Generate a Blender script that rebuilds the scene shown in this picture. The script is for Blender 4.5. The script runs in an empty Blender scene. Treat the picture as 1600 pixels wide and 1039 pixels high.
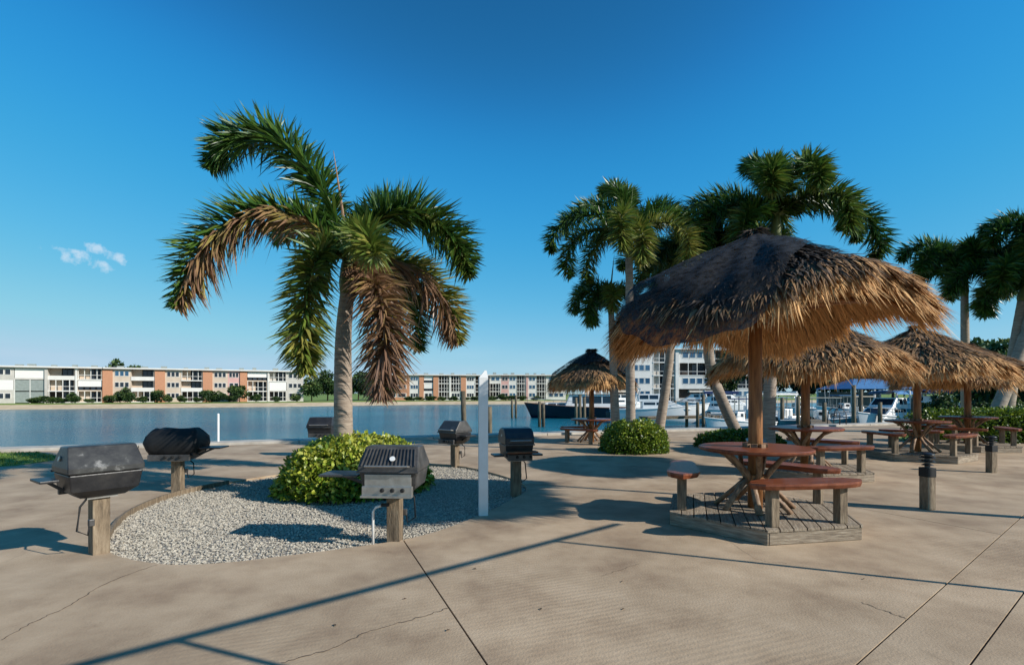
import bpy, bmesh, math, random
import numpy as np
from mathutils import Vector, Matrix
R = math.radians
random.seed(7); rng = np.random.default_rng(7)
S = bpy.context.scene
COL = S.collection

# ------------------------------------------------------------------ camera, sky, sun, exposure
EYE, F, CX, HY = 1.65, 820.0, 800.0, 614.0      # eye height (m), focal length and horizon of the 1600 px wide photograph
cam = bpy.data.cameras.new('camera'); camo = bpy.data.objects.new('camera', cam); COL.objects.link(camo)
camo.location = (0, 0, EYE); camo.rotation_euler = (R(90), 0, 0)
cam.sensor_width = 36; cam.lens = F / 1600 * 36; cam.shift_y = (HY - 519.5) / 1600; cam.clip_end = 5000; cam.clip_start = .05
S.camera = camo
SUN_EL = 29.5; SUN_H = Vector((.93, -.366)).normalized()       # horizontal direction towards the sun
wd = bpy.data.worlds.new('World'); S.world = wd; wd.use_nodes = True
wt = wd.node_tree; wt.nodes.clear()
def wn(t, **k):
    n = wt.nodes.new(t)
    for a, v in k.items(): setattr(n, a, v)
    return n
sky = wn('ShaderNodeTexSky', sky_type='NISHITA', sun_disc=False, sun_elevation=R(SUN_EL), sun_rotation=math.atan2(SUN_H.x, SUN_H.y),
         air_density=1.0, dust_density=0.0, ozone_density=3.5)
hsv = wn('ShaderNodeHueSaturation'); hsv.inputs['Saturation'].default_value = 1.2; hsv.inputs['Hue'].default_value = .495
wt.links.new(sky.outputs[0], hsv.inputs['Color'])
# camera-like response of the sky colours, the same in every direction: scale to display values, curve, scale back
K = .156
sc1 = wn('ShaderNodeVectorMath', operation='SCALE'); sc1.inputs['Scale'].default_value = K; wt.links.new(hsv.outputs[0], sc1.inputs[0])
cv = wn('ShaderNodeRGBCurve'); cv.mapping.extend = 'HORIZONTAL'; cv.mapping.use_clip = False
for ci, pts_ in ((0, ((0, 0), (.055, .014), (.098, .032), (.21, .10), (.45, .24), (1, .41))), (1, ((0, 0), (.165, .118), (.27, .285), (.46, .42), (.79, .555), (1, .61))), (2, ((0, 0), (.38, .32), (.56, .64), (.80, .73), (1, .77)))):
    c_ = cv.mapping.curves[ci]
    c_.points[0].location = pts_[0]; c_.points[1].location = pts_[-1]
    for p_ in pts_[1:-1]: c_.points.new(*p_)
cv.mapping.update()
wt.links.new(sc1.outputs[0], cv.inputs['Color'])
sc2 = wn('ShaderNodeVectorMath', operation='SCALE'); sc2.inputs['Scale'].default_value = 1 / K; wt.links.new(cv.outputs[0], sc2.inputs[0])
tc = wn('ShaderNodeTexCoord')
def wmath(op, a, b=None):
    n = wn('ShaderNodeMath', operation=op)
    for i, v in enumerate((a, b)):
        if v is None: continue
        if isinstance(v, (int, float)): n.inputs[i].default_value = v
        else: wt.links.new(v, n.inputs[i])
    return n.outputs[0]
def wdot(v, vec):
    n = wn('ShaderNodeVectorMath', operation='DOT_PRODUCT'); wt.links.new(v, n.inputs[0]); n.inputs[1].default_value = vec
    return n.outputs['Value']
nz = wn('ShaderNodeTexNoise'); nz.inputs['Scale'].default_value = 48; nz.inputs['Detail'].default_value = 9; nz.inputs['Roughness'].default_value = .6
wt.links.new(tc.outputs['Generated'], nz.inputs['Vector'])
def cloud(px, py, a, b, tilt):                   # a small fair-weather cloud at a fixed direction of the sky
    c = Vector(((px - CX) / F, 1, (HY - py) / F)).normalized()
    r = c.cross(Vector((0, 0, 1))).normalized(); u = r.cross(c)
    r2 = r * math.cos(tilt) + u * math.sin(tilt); u2 = u * math.cos(tilt) - r * math.sin(tilt)
    d = tc.outputs['Generated']
    x = wmath('DIVIDE', wdot(d, r2), a / F); y = wmath('DIVIDE', wdot(d, u2), b / F)
    q = wmath('ADD', wmath('MULTIPLY', x, x), wmath('MULTIPLY', y, y))
    q = wmath('ADD', q, wmath('MULTIPLY', wmath('SUBTRACT', nz.outputs[0], .46), 5.5))
    m = wmath('SUBTRACT', 1.0, q); m = wmath('MAXIMUM', m, 0.0); m = wmath('MINIMUM', m, 1.0)
    front = wmath('GREATER_THAN', wdot(d, c), .5)
    return wmath('MULTIPLY', wmath('MULTIPLY', m, front), .5)
cm = wmath('MAXIMUM', cloud(128, 406, 30, 10, -.25), cloud(168, 396, 26, 8, -.35))
# thin haze bank along the whole horizon
sep = wn('ShaderNodeSeparateXYZ'); wt.links.new(tc.outputs['Generated'], sep.inputs[0])
mp = wn('ShaderNodeMapping'); mp.inputs['Scale'].default_value = (3, 3, 26); wt.links.new(tc.outputs['Generated'], mp.inputs[0])
n2 = wn('ShaderNodeTexNoise'); n2.inputs['Scale'].default_value = 1.6; n2.inputs['Detail'].default_value = 6; wt.links.new(mp.outputs[0], n2.inputs['Vector'])
band = wmath('MULTIPLY', wmath('MAXIMUM', wmath('SUBTRACT', 1.0, wmath('MULTIPLY', wmath('ABSOLUTE', wmath('SUBTRACT', sep.outputs[2], .04)), 18)), 0.0),
             wmath('MINIMUM', wmath('MAXIMUM', wmath('MULTIPLY', wmath('SUBTRACT', n2.outputs[0], .46), 3.0), 0.0), 1.0))
cm = wmath('MAXIMUM', cm, wmath('MULTIPLY', band, .16))
mix = wn('ShaderNodeMix', data_type='RGBA'); wt.links.new(cm, mix.inputs['Factor']); wt.links.new(sc2.outputs[0], mix.inputs['A'])
mix.inputs['B'].default_value = (5.2, 5.5, 6.0, 1)
bg = wn('ShaderNodeBackground'); bg.inputs['Strength'].default_value = .118
wt.links.new(mix.outputs['Result'], bg.inputs['Color'])
wo = wn('ShaderNodeOutputWorld'); wt.links.new(bg.outputs[0], wo.inputs[0])
sl = bpy.data.lights.new('sun', 'SUN'); sl.energy = 4.2; sl.angle = R(.53); sl.color = (1, .955, .88)
so = bpy.data.objects.new('sun', sl); COL.objects.link(so); so.location = (20, -10, 30)
sd = Vector((SUN_H.x * math.cos(R(SUN_EL)), SUN_H.y * math.cos(R(SUN_EL)), math.sin(R(SUN_EL))))
so.rotation_euler = sd.to_track_quat('Z', 'Y').to_euler()
S.view_settings.view_transform = 'Standard'; S.view_settings.look = 'None'; S.view_settings.gamma = 1
S.view_settings.exposure = .44

# ------------------------------------------------------------------ helpers
def G(x, y):                    # a point on the paving seen at a photograph pixel
    Y = EYE * F / (y - HY); return ((x - CX) / F * Y, Y)
def Q(x, y, Y):                 # a point at depth Y seen at a photograph pixel
    return Vector(((x - CX) / F * Y, Y, EYE + (HY - y) / F * Y))

class MB:
    def __init__(s): s.v = []; s.f = []
    def add(s, vs, fs):
        o = len(s.v); s.v += [tuple(v) for v in vs]; s.f += [tuple(i + o for i in f) for f in fs]; return s
    def box(s, c, d, rz=0, rot=None):
        M = rot if rot is not None else Matrix.Rotation(rz, 3, 'Z')
        vs = [Vector(c) + M @ Vector((x * d[0] / 2, y * d[1] / 2, z * d[2] / 2)) for x in (-1, 1) for y in (-1, 1) for z in (-1, 1)]
        return s.add(vs, [(0, 1, 3, 2), (4, 6, 7, 5), (0, 4, 5, 1), (2, 3, 7, 6), (0, 2, 6, 4), (1, 5, 7, 3)])
    def bar(s, a, b, w, h=None):
        a, b = Vector(a), Vector(b); d = b - a; q = d.to_track_quat('X', 'Z').to_matrix()
        return s.box((a + b) / 2, (d.length, w, h or w), rot=q)
    def prism(s, poly, z0, z1):
        n = len(poly); vs = [(p[0], p[1], z0) for p in poly] + [(p[0], p[1], z1) for p in poly]
        return s.add(vs, [tuple(range(n - 1, -1, -1)), tuple(range(n, 2 * n))] + [(i, (i + 1) % n, n + (i + 1) % n, n + i) for i in range(n)])
    def xprism(s, prof, x0, x1, k0=1.0, k1=1.0):      # profile in (y,z) extruded along x
        n = len(prof); vs = [(x0, p[0] * k0, p[1]) for p in prof] + [(x1, p[0] * k1, p[1]) for p in prof]
        return s.add(vs, [tuple(range(n)), tuple(range(2 * n - 1, n - 1, -1))] + [(i, n + i, n + (i + 1) % n, (i + 1) % n) for i in range(n)])
    def loft(s, rings, close=True, caps=True):
        n = len(rings[0]); o = len(s.v)
        for r in rings: s.v += [tuple(p) for p in r]
        for k in range(len(rings) - 1):
            for i in range(n if close else n - 1):
                j = (i + 1) % n; s.f.append((o + k * n + i, o + k * n + j, o + (k + 1) * n + j, o + (k + 1) * n + i))
        if caps: s.f.append(tuple(o + i for i in range(n - 1, -1, -1))); s.f.append(tuple(o + (len(rings) - 1) * n + i for i in range(n)))
        return s
    def tube(s, pts, rad, n=8, caps=True, sq=1.0):
        pts = [Vector(p) for p in pts]; rings = []
        if not isinstance(rad, (list, tuple)): rad = [rad] * len(pts)
        up = Vector((0, 0, 1))
        for i, p in enumerate(pts):
            t = (pts[min(i + 1, len(pts) - 1)] - pts[max(i - 1, 0)]).normalized()
            a = up if abs(t.dot(up)) < .95 else Vector((0, 1, 0))
            u = t.cross(a).normalized(); w = u.cross(t)
            rings.append([p + (u * math.cos(2 * math.pi * k / n) + w * math.sin(2 * math.pi * k / n) * sq) * rad[i] for k in range(n)])
        return s.loft(rings, True, caps)
    def disc(s, c, r, h, n=20, r2=None):
        r2 = r if r2 is None else r2
        return s.loft([[(c[0] + q * math.cos(2 * math.pi * k / n), c[1] + q * math.sin(2 * math.pi * k / n), z) for k in range(n)] for q, z in ((r, c[2]), (r2, c[2] + h))])
    def mesh(s, name):
        m = bpy.data.meshes.new(name); m.from_pydata(s.v, [], s.f); m.update(); return m
    def build(s, name, mat, parent=None, smooth=False, bevel=0, fix=True):
        m = s.mesh(name)
        if fix:
            b = bmesh.new(); b.from_mesh(m); bmesh.ops.recalc_face_normals(b, faces=b.faces); b.to_mesh(m); b.free()
        return link(name, m, mat, parent, smooth, bevel)
def link(name, m, mat, parent=None, smooth=False, bevel=0):
    o = bpy.data.objects.new(name, m); COL.objects.link(o)
    if mat and not m.materials: m.materials.append(mat)
    if smooth: m.polygons.foreach_set('use_smooth', [True] * len(m.polygons))
    if bevel:
        b = o.modifiers.new('bevel', 'BEVEL'); b.width = bevel; b.segments = 2; b.limit_method = 'ANGLE'; b.angle_limit = R(40)
    if parent: o.parent = parent
    return o
def tag(o, label=None, cat=None, group=None, kind=None):
    if label: o['label'] = label
    if cat: o['category'] = cat
    if group: o['group'] = group
    if kind: o['kind'] = kind
    return o
def thing(name, label, cat, loc=(0, 0, 0), rz=0, group=None):
    o = bpy.data.objects.new(name, None); COL.objects.link(o); o.location = loc; o.rotation_euler = (0, 0, rz); o.empty_display_size = .2
    return tag(o, label, cat, group)
def copy_tree(o, parent=None):
    c = o.copy(); COL.objects.link(c); c.parent = parent
    for ch in list(o.children): copy_tree(ch, c)
    return c
def blades(name, pos, dirs, side, ln, wd_, droop, tint, mat, parent=None, bend=.5, kind=None):
    # many narrow leaf strips in one mesh: base pair, middle pair, tip
    pos, dirs, side = (np.asarray(a, float) for a in (pos, dirs, side)); N = len(pos)
    ln = np.broadcast_to(np.asarray(ln, float), (N,)); w = np.broadcast_to(np.asarray(wd_, float), (N,)); dr = np.broadcast_to(np.asarray(droop, float), (N,))
    dirs = dirs / np.linalg.norm(dirs, axis=1)[:, None]
    side = side - (side * dirs).sum(1)[:, None] * dirs; side = side / (np.linalg.norm(side, axis=1)[:, None] + 1e-9)
    z = np.array([0, 0, 1.0])
    mid = pos + dirs * (ln * .5)[:, None] - z * (dr * ln * .25 * bend)[:, None]
    tip = pos + dirs * ln[:, None] - z * (dr * ln)[:, None]
    V = np.empty((N, 5, 3)); V[:, 0] = pos - side * (w * .28)[:, None]; V[:, 1] = pos + side * (w * .28)[:, None]
    V[:, 2] = mid + side * (w * .5)[:, None]; V[:, 3] = mid - side * (w * .5)[:, None]; V[:, 4] = tip
    V = V.reshape(-1, 3); b = np.arange(N) * 5
    loops = np.stack([b, b + 1, b + 2, b + 3, b + 3, b + 2, b + 4], 1).reshape(-1)
    m = bpy.data.meshes.new(name); m.vertices.add(len(V)); m.vertices.foreach_set('co', V.ravel())
    m.loops.add(len(loops)); m.loops.foreach_set('vertex_index', loops.astype(np.int32))
    m.polygons.add(2 * N); st = np.stack([np.arange(N) * 7, np.arange(N) * 7 + 4], 1).ravel(); m.polygons.foreach_set('loop_start', st.astype(np.int32))
    m.update(calc_edges=True)
    at = m.attributes.new('tint', 'FLOAT', 'POINT'); at.data.foreach_set('value', np.repeat(np.broadcast_to(np.asarray(tint, float), (N,)), 5).astype(np.float32))
    o = link(name, m, mat, parent)
    if kind: o['kind'] = kind
    return o
def unit(n):
    v = rng.normal(size=(n, 3)); return v / np.linalg.norm(v, axis=1)[:, None]

# ------------------------------------------------------------------ materials
def mat(name, cols, scale=6, rough=.7, bump=.0, bscale=None, stretch=(1, 1, 1), world=False, island=0.0, attr=None, metal=0.0, spec=.4,
        big=0.0, trans=0.0, var=0.0, detail=7):
    m = bpy.data.materials.new(name); m.use_nodes = True; t = m.node_tree; nd = t.nodes; L = t.links.new
    bs = nd['Principled BSDF']; bs.inputs['Roughness'].default_value = rough; bs.inputs['Metallic'].default_value = metal
    bs.inputs['Specular IOR Level'].default_value = spec
    if world: co = nd.new('ShaderNodeNewGeometry').outputs['Position']
    else: co = nd.new('ShaderNodeTexCoord').outputs['Object']
    mp = nd.new('ShaderNodeMapping'); mp.inputs['Scale'].default_value = stretch; L(co, mp.inputs[0])
    if var and not world:
        oi = nd.new('ShaderNodeObjectInfo'); mm = nd.new('ShaderNodeVectorMath'); mm.operation = 'SCALE'; mm.inputs[0].default_value = (37, 19, 53)
        L(oi.outputs['Random'], mm.inputs['Scale']); ad = nd.new('ShaderNodeVectorMath'); L(mp.outputs[0], ad.inputs[0]); L(mm.outputs[0], ad.inputs[1]); vec = ad.outputs[0]
    else: vec = mp.outputs[0]
    nz = nd.new('ShaderNodeTexNoise'); nz.inputs['Scale'].default_value = scale; nz.inputs['Detail'].default_value = detail; nz.inputs['Roughness'].default_value = .62
    L(vec, nz.inputs['Vector'])
    rp = nd.new('ShaderNodeValToRGB'); el = rp.color_ramp.elements
    n = len(cols); lo, hi = (.28, .72) if not attr else (0, 1)
    for i, c in enumerate(cols):
        p = lo + (hi - lo) * i / max(1, n - 1)
        e = el[i] if i < 2 else el.new(p)
        e.position = p; e.color = (*c, 1)
    fac = nz.outputs[0]
    if attr:
        a = nd.new('ShaderNodeAttribute'); a.attribute_name = attr
        ma = nd.new('ShaderNodeMath'); ma.operation = 'MULTIPLY_ADD'; L(nz.outputs[0], ma.inputs[0]); ma.inputs[1].default_value = .3; L(a.outputs['Fac'], ma.inputs[2])
        sb = nd.new('ShaderNodeMath'); sb.operation = 'SUBTRACT'; L(ma.outputs[0], sb.inputs[0]); sb.inputs[1].default_value = .15; fac = sb.outputs[0]
    L(fac, rp.inputs[0]); col = rp.outputs[0]
    def vary(col, src, amt):
        h = nd.new('ShaderNodeHueSaturation'); mr = nd.new('ShaderNodeMapRange'); mr.inputs['To Min'].default_value = 1 - amt; mr.inputs['To Max'].default_value = 1 + amt
        L(src, mr.inputs['Value']); L(mr.outputs[0], h.inputs['Value']); L(col, h.inputs['Color']); return h.outputs[0]
    if island: col = vary(col, nd.new('ShaderNodeNewGeometry').outputs['Random Per Island'], island)
    if var: col = vary(col, nd.new('ShaderNodeObjectInfo').outputs['Random'], var)
    if big:
        n3 = nd.new('ShaderNodeTexNoise'); n3.inputs['Scale'].default_value = .45; n3.inputs['Detail'].default_value = 5; L(co, n3.inputs['Vector'])
        mr0 = nd.new('ShaderNodeMapRange'); mr0.inputs['From Min'].default_value = .3; mr0.inputs['From Max'].default_value = .7; L(n3.outputs[0], mr0.inputs['Value'])
        col = vary(col, mr0.outputs[0], big)
    L(col, bs.inputs['Base Color'])
    if bump:
        nb = nd.new('ShaderNodeTexNoise'); nb.inputs['Scale'].default_value = bscale or scale * 3; nb.inputs['Detail'].default_value = 6; L(vec, nb.inputs['Vector'])
        bp = nd.new('ShaderNodeBump'); bp.inputs['Strength'].default_value = bump; bp.inputs['Distance'].default_value = .02; L(nb.outputs[0], bp.inputs['Height']); L(bp.outputs[0], bs.inputs['Normal'])
    if trans:
        tr = nd.new('ShaderNodeBsdfTranslucent'); L(col, tr.inputs['Color']); mx = nd.new('ShaderNodeMixShader'); mx.inputs[0].default_value = trans
        L(bs.outputs[0], mx.inputs[1]); L(tr.outputs[0], mx.inputs[2]); L(mx.outputs[0], nd['Material Output'].inputs[0])
    return m
def c3(*a): return tuple(((x / 255 + .055) / 1.055) ** 2.4 if x > 10 else x / 255 / 12.92 for x in a)
MT = {}
def concrete_mat():
    m = mat('concrete', [c3(138, 116, 94), c3(168, 146, 120), c3(187, 165, 138)], 1.3, .85, 0, world=True, big=.15, var=.03, spec=.25)
    t = m.node_tree; nd = t.nodes; L = t.links.new; bs = nd['Principled BSDF']
    g = nd.new('ShaderNodeNewGeometry').outputs['Position']
    fine = nd.new('ShaderNodeTexNoise'); fine.inputs['Scale'].default_value = 55; fine.inputs['Detail'].default_value = 6; L(g, fine.inputs['Vector'])
    wv = nd.new('ShaderNodeTexWave'); wv.inputs['Scale'].default_value = 5.2; wv.inputs['Distortion'].default_value = 3.2; wv.inputs['Detail'].default_value = 2.5; wv.inputs['Detail Scale'].default_value = .7
    mp = nd.new('ShaderNodeMapping'); mp.inputs['Rotation'].default_value = (0, 0, R(68)); L(g, mp.inputs[0]); L(mp.outputs[0], wv.inputs['Vector'])
    pt = nd.new('ShaderNodeTexNoise'); pt.inputs['Scale'].default_value = .35; pt.inputs['Detail'].default_value = 3; L(g, pt.inputs['Vector'])
    ms = nd.new('ShaderNodeMapRange'); ms.inputs['From Min'].default_value = .42; ms.inputs['From Max'].default_value = .62; ms.inputs['To Max'].default_value = .5; L(pt.outputs[0], ms.inputs['Value'])
    mu = nd.new('ShaderNodeMath'); mu.operation = 'MULTIPLY'; L(wv.outputs['Fac'], mu.inputs[0]); L(ms.outputs[0], mu.inputs[1])
    ad = nd.new('ShaderNodeMath'); ad.operation = 'ADD'; L(mu.outputs[0], ad.inputs[0]); L(fine.outputs[0], ad.inputs[1])
    bp = nd.new('ShaderNodeBump'); bp.inputs['Strength'].default_value = .32; bp.inputs['Distance'].default_value = .012; L(ad.outputs[0], bp.inputs['Height']); L(bp.outputs[0], bs.inputs['Normal'])
    # old spill stains and scuffs
    st = nd.new('ShaderNodeTexNoise'); st.inputs['Scale'].default_value = 2.1; st.inputs['Detail'].default_value = 9; st.inputs['Roughness'].default_value = .7; st.inputs['Distortion'].default_value = .6; L(g, st.inputs['Vector'])
    sr = nd.new('ShaderNodeMapRange'); sr.inputs['From Min'].default_value = .60; sr.inputs['From Max'].default_value = .78; sr.inputs['To Min'].default_value = 0; sr.inputs['To Max'].default_value = .45; L(st.outputs[0], sr.inputs['Value'])
    src = bs.inputs['Base Color'].links[0].from_socket; mx = nd.new('ShaderNodeMix'); mx.data_type = 'RGBA'; L(sr.outputs[0], mx.inputs['Factor']); L(src, mx.inputs['A']); mx.inputs['B'].default_value = (*c3(96, 80, 64), 1); L(mx.outputs['Result'], bs.inputs['Base Color'])
    return m
MT['concrete'] = concrete_mat()
MT['joint'] = mat('joint_filler', [c3(38, 30, 24), c3(60, 50, 42)], 20, .95)
MT['crack'] = mat('crack', [c3(70, 60, 50), c3(105, 92, 78)], 20, .95)
MT['cap'] = mat('seawall_cap', [c3(150, 142, 130), c3(195, 188, 176)], 2, .85, .3, 40, world=True)
MT['gravelbase'] = mat('gravel_bed', [c3(120, 112, 102), c3(170, 163, 152)], 50, .95, .8, 70)
MT['pebble'] = mat('pebble', [c3(126, 116, 102), c3(168, 159, 143), c3(190, 182, 167)], 30, .85, island=.22)
MT['wood'] = mat('weathered_wood', [c3(78, 66, 52), c3(122, 105, 84), c3(150, 133, 110)], 5, .8, .4, 14, stretch=(6, 6, 1), var=.10)
MT['woodx'] = mat('weathered_deck_wood', [c3(96, 84, 70), c3(138, 123, 104), c3(170, 156, 136)], 5, .85, .4, 14, stretch=(1, 9, 9), var=.14)
MT['pole'] = mat('varnished_pole', [c3(92, 56, 30), c3(140, 92, 50), c3(160, 112, 66)], 4, .55, .3, 12, stretch=(8, 8, .8))
MT['slab'] = mat('varnished_slab', [c3(74, 36, 22), c3(116, 60, 36), c3(142, 82, 52)], 3, .36, .1, 12, stretch=(1.2, 9, 3), var=.12, spec=.4)
MT['branch'] = mat('pale_branch', [c3(80, 56, 40), c3(140, 110, 84), c3(170, 142, 112)], 6, .6, .3, 20, stretch=(3, 3, 1))
MT['thatch'] = mat('palm_thatch', [c3(222, 178, 122), c3(200, 156, 106), c3(160, 122, 86), c3(118, 96, 76), c3(84, 74, 66), c3(54, 50, 48)], 9, .8, attr='tint', island=.36, trans=.18, spec=.2)
MT['underthatch'] = mat('thatch_underlayer', [c3(128, 88, 48), c3(186, 136, 82)], 22, .9, .6, 60)
def net_mat():
    m = bpy.data.materials.new('black_mesh_net'); m.use_nodes = True; t = m.node_tree; nd = t.nodes; L = t.links.new
    bs = nd['Principled BSDF']; bs.inputs['Base Color'].default_value = (.011, .011, .012, 1); bs.inputs['Roughness'].default_value = .75
    tr = nd.new('ShaderNodeBsdfTransparent'); mx = nd.new('ShaderNodeMixShader'); n = nd.new('ShaderNodeTexNoise'); n.inputs['Scale'].default_value = 14; n.inputs['Detail'].default_value = 6
    co = nd.new('ShaderNodeTexCoord'); L(co.outputs['Object'], n.inputs['Vector'])
    mr = nd.new('ShaderNodeMapRange'); mr.inputs['From Min'].default_value = .35; mr.inputs['From Max'].default_value = .68; mr.inputs['To Min'].default_value = .94; mr.inputs['To Max'].default_value = .30
    L(n.outputs[0], mr.inputs['Value']); L(mr.outputs[0], mx.inputs[0]); L(tr.outputs[0], mx.inputs[1]); L(bs.outputs[0], mx.inputs[2]); L(mx.outputs[0], nd['Material Output'].inputs[0])
    return m
MT['net'] = net_mat()
MT['trunk'] = mat('palm_trunk', [c3(112, 98, 86), c3(152, 136, 120), c3(176, 160, 142)], 7, .85, .5, 16, stretch=(.6, .6, 5), var=.08)
MT['shaft'] = mat('crownshaft', [c3(70, 84, 44), c3(116, 124, 72)], 5, .55, stretch=(1, 1, .4))
FR = [c3(36, 68, 26), c3(66, 98, 36), c3(104, 120, 48), c3(144, 134, 66), c3(146, 114, 82), c3(128, 98, 78)]
MT['frond'] = mat('palm_leaflets', FR, 4, .38, attr='tint', island=.30, trans=.22, spec=.5)
MT['hedge'] = mat('hedge_leaves', [c3(34, 60, 18), c3(92, 118, 32), c3(156, 164, 54), c3(200, 196, 96)], 5, .42, attr='tint', island=.3, trans=.25, spec=.5)
MT['tree'] = mat('tree_leaves', [c3(22, 44, 22), c3(44, 70, 32), c3(74, 96, 44), c3(112, 120, 62)], 3, .55, attr='tint', island=.35, trans=.2)
MT['bark'] = mat('bark', [c3(60, 48, 38), c3(98, 82, 66)], 8, .9, .5, 20)
MT['grass'] = mat('grass', [c3(44, 72, 20), c3(92, 122, 40), c3(128, 144, 66)], 4, .6, attr='tint', island=.3, trans=.2)
MT['lawn'] = mat('lawn', [c3(62, 88, 30), c3(110, 132, 52), c3(140, 148, 72)], 1.2, .9, .5, 30, world=True)
MT['soil'] = mat('soil', [c3(50, 40, 30), c3(84, 70, 54)], 12, .95, .6)
MT['white'] = mat('white_paint', [c3(214, 212, 206), c3(232, 230, 226)], 4, .5, .1, 30, big=.03)
MT['blackmetal'] = mat('black_enamel', [c3(22, 22, 24), c3(36, 36, 38), c3(54, 52, 50)], 7, .42, .12, 40, spec=.5, var=.15)
MT['greymetal'] = mat('weathered_dark_lid', [c3(46, 45, 44), c3(66, 64, 62), c3(90, 87, 84)], 6, .45, .12, 40, spec=.5)
MT['smear'] = mat('smeared_dark_lid', [c3(30, 31, 32), c3(44, 44, 44), c3(60, 60, 58), c3(150, 148, 144)], 5, .4, .1, 40, stretch=(1, 1, 1))
MT['steel'] = mat('stainless_steel', [c3(150, 146, 138), c3(186, 182, 174)], 10, .35, .05, 40, metal=.7)
MT['brown'] = mat('rust_brown_shelf', [c3(80, 40, 20), c3(140, 82, 46)], 8, .6)
MT['rubber'] = mat('black_rubber', [c3(18, 18, 18), c3(30, 30, 30)], 10, .7)
MT['stucco'] = mat('beige_stucco', [c3(186, 166, 146), c3(204, 186, 166)], .6, .9, big=.05)
MT['grey'] = mat('pale_grey_wall', [c3(176, 168, 158), c3(196, 190, 180)], .6, .9, big=.05)
MT['brick'] = mat('peach_brick', [c3(176, 122, 92), c3(200, 146, 112)], 3, .9, stretch=(1, 1, 4))
MT['pink'] = mat('pink_stucco', [c3(196, 150, 142), c3(214, 170, 160)], .6, .9)
MT['bwhite'] = mat('white_stucco', [c3(206, 200, 192), c3(224, 220, 212)], .6, .9)
MT['shutter'] = mat('white_roll_shutter', [c3(214, 208, 200), c3(232, 228, 222)], 2, .6, stretch=(.2, 1, 6))
MT['screen'] = mat('grey_porch_screen', [c3(128, 134, 128), c3(150, 156, 150)], 2, .5)
MT['glass'] = mat('dark_glass', [c3(22, 26, 32), c3(44, 52, 62)], .8, .08, spec=.6)
MT['blueglass'] = mat('blue_glass', [c3(30, 62, 88), c3(64, 104, 132)], .3, .08, spec=.6)
MT['recess'] = mat('shaded_room', [c3(40, 36, 34), c3(70, 62, 56)], .8, .8)
MT['sand'] = mat('sand_bank', [c3(170, 148, 118), c3(206, 186, 154)], .5, .95, .4, 4, world=True)
MT['hullwhite'] = mat('white_gelcoat', [c3(222, 220, 214), c3(236, 234, 230)], 1, .25, spec=.5)
MT['hullnavy'] = mat('navy_gelcoat', [c3(14, 18, 34), c3(22, 28, 48)], 1, .2, spec=.6)
MT['hullteal'] = mat('teal_gelcoat', [c3(70, 128, 136), c3(96, 150, 156)], 1, .25, spec=.5)
MT['navycanvas'] = mat('navy_canvas', [c3(22, 36, 70), c3(34, 54, 96)], 4, .8)
MT['bluecanvas'] = mat('blue_canvas', [c3(44, 92, 140), c3(74, 126, 170)], 3, .8)
MT['tancanvas'] = mat('tan_canvas', [c3(170, 160, 140), c3(206, 196, 178)], 3, .8)
MT['teak'] = mat('teak_trim', [c3(110, 70, 44), c3(150, 104, 70)], 5, .6)
MT['piling'] = mat('piling_wood', [c3(56, 48, 38), c3(98, 88, 70), c3(124, 112, 92)], 3, .85, .4, 10, stretch=(3, 3, .6), var=.2)
def water_mat():
    m = bpy.data.materials.new('water'); m.use_nodes = True; t = m.node_tree; nd = t.nodes; L = t.links.new
    bs = nd['Principled BSDF']; bs.inputs['Roughness'].default_value = .14; bs.inputs['IOR'].default_value = 1.33; bs.inputs['Specular IOR Level'].default_value = .32
    g = nd.new('ShaderNodeNewGeometry'); n = nd.new('ShaderNodeTexNoise'); n.inputs['Scale'].default_value = .035; n.inputs['Detail'].default_value = 4; L(g.outputs['Position'], n.inputs['Vector'])
    rp = nd.new('ShaderNodeValToRGB'); rp.color_ramp.elements[0].position = .35; rp.color_ramp.elements[1].position = .65
    rp.color_ramp.elements[0].color = (*c3(16, 84, 108), 1); rp.color_ramp.elements[1].color = (*c3(34, 118, 134), 1); L(n.outputs[0], rp.inputs[0]); L(rp.outputs[0], bs.inputs['Base Color'])
    mp = nd.new('ShaderNodeMapping'); mp.inputs['Scale'].default_value = (.5, 1.6, 1); mp.inputs['Rotation'].default_value = (0, 0, R(20)); L(g.outputs['Position'], mp.inputs[0])
    w = nd.new('ShaderNodeTexNoise'); w.inputs['Scale'].default_value = 1.7; w.inputs['Detail'].default_value = 6; w.inputs['Roughness'].default_value = .6; L(mp.outputs[0], w.inputs['Vector'])
    b = nd.new('ShaderNodeBump'); b.inputs['Strength'].default_value = .8; b.inputs['Distance'].default_value = .3; L(w.outputs[0], b.inputs['Height']); L(b.outputs[0], bs.inputs['Normal'])
    return m
MT['water'] = water_mat()

# ------------------------------------------------------------------ ground, paving, gravel bed, seawall, water
def SW(x): return 20.45 + .37 * x                 # the seawall line
def catmull(P, n=8, closed=True):
    out = []; N = len(P)
    for i in range(N if closed else N - 1):
        g = (lambda k: P[k % N]) if closed else (lambda k: P[min(max(k, 0), N - 1)])
        p0, p1, p2, p3 = (Vector(g(i + k)) for k in (-1, 0, 1, 2))
        for j in range(n):
            t = j / n
            out.append(.5 * ((2 * p1) + (p2 - p0) * t + (2 * p0 - 5 * p1 + 4 * p2 - p3) * t * t + (3 * p1 - p0 - 3 * p2 + p3) * t ** 3))
    if not closed: out.append(Vector(P[-1]))
    return out
BED = [tuple(p) for p in catmull([Vector(G(*p)) for p in [(172, 862), (250, 880), (340, 879), (450, 867), (560, 853), (660, 836), (740, 808), (795, 782), (822, 762), (788, 744), (711, 727), (620, 726), (500, 734), (400, 746), (285, 768), (205, 797), (168, 832)]], 5)]
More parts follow.
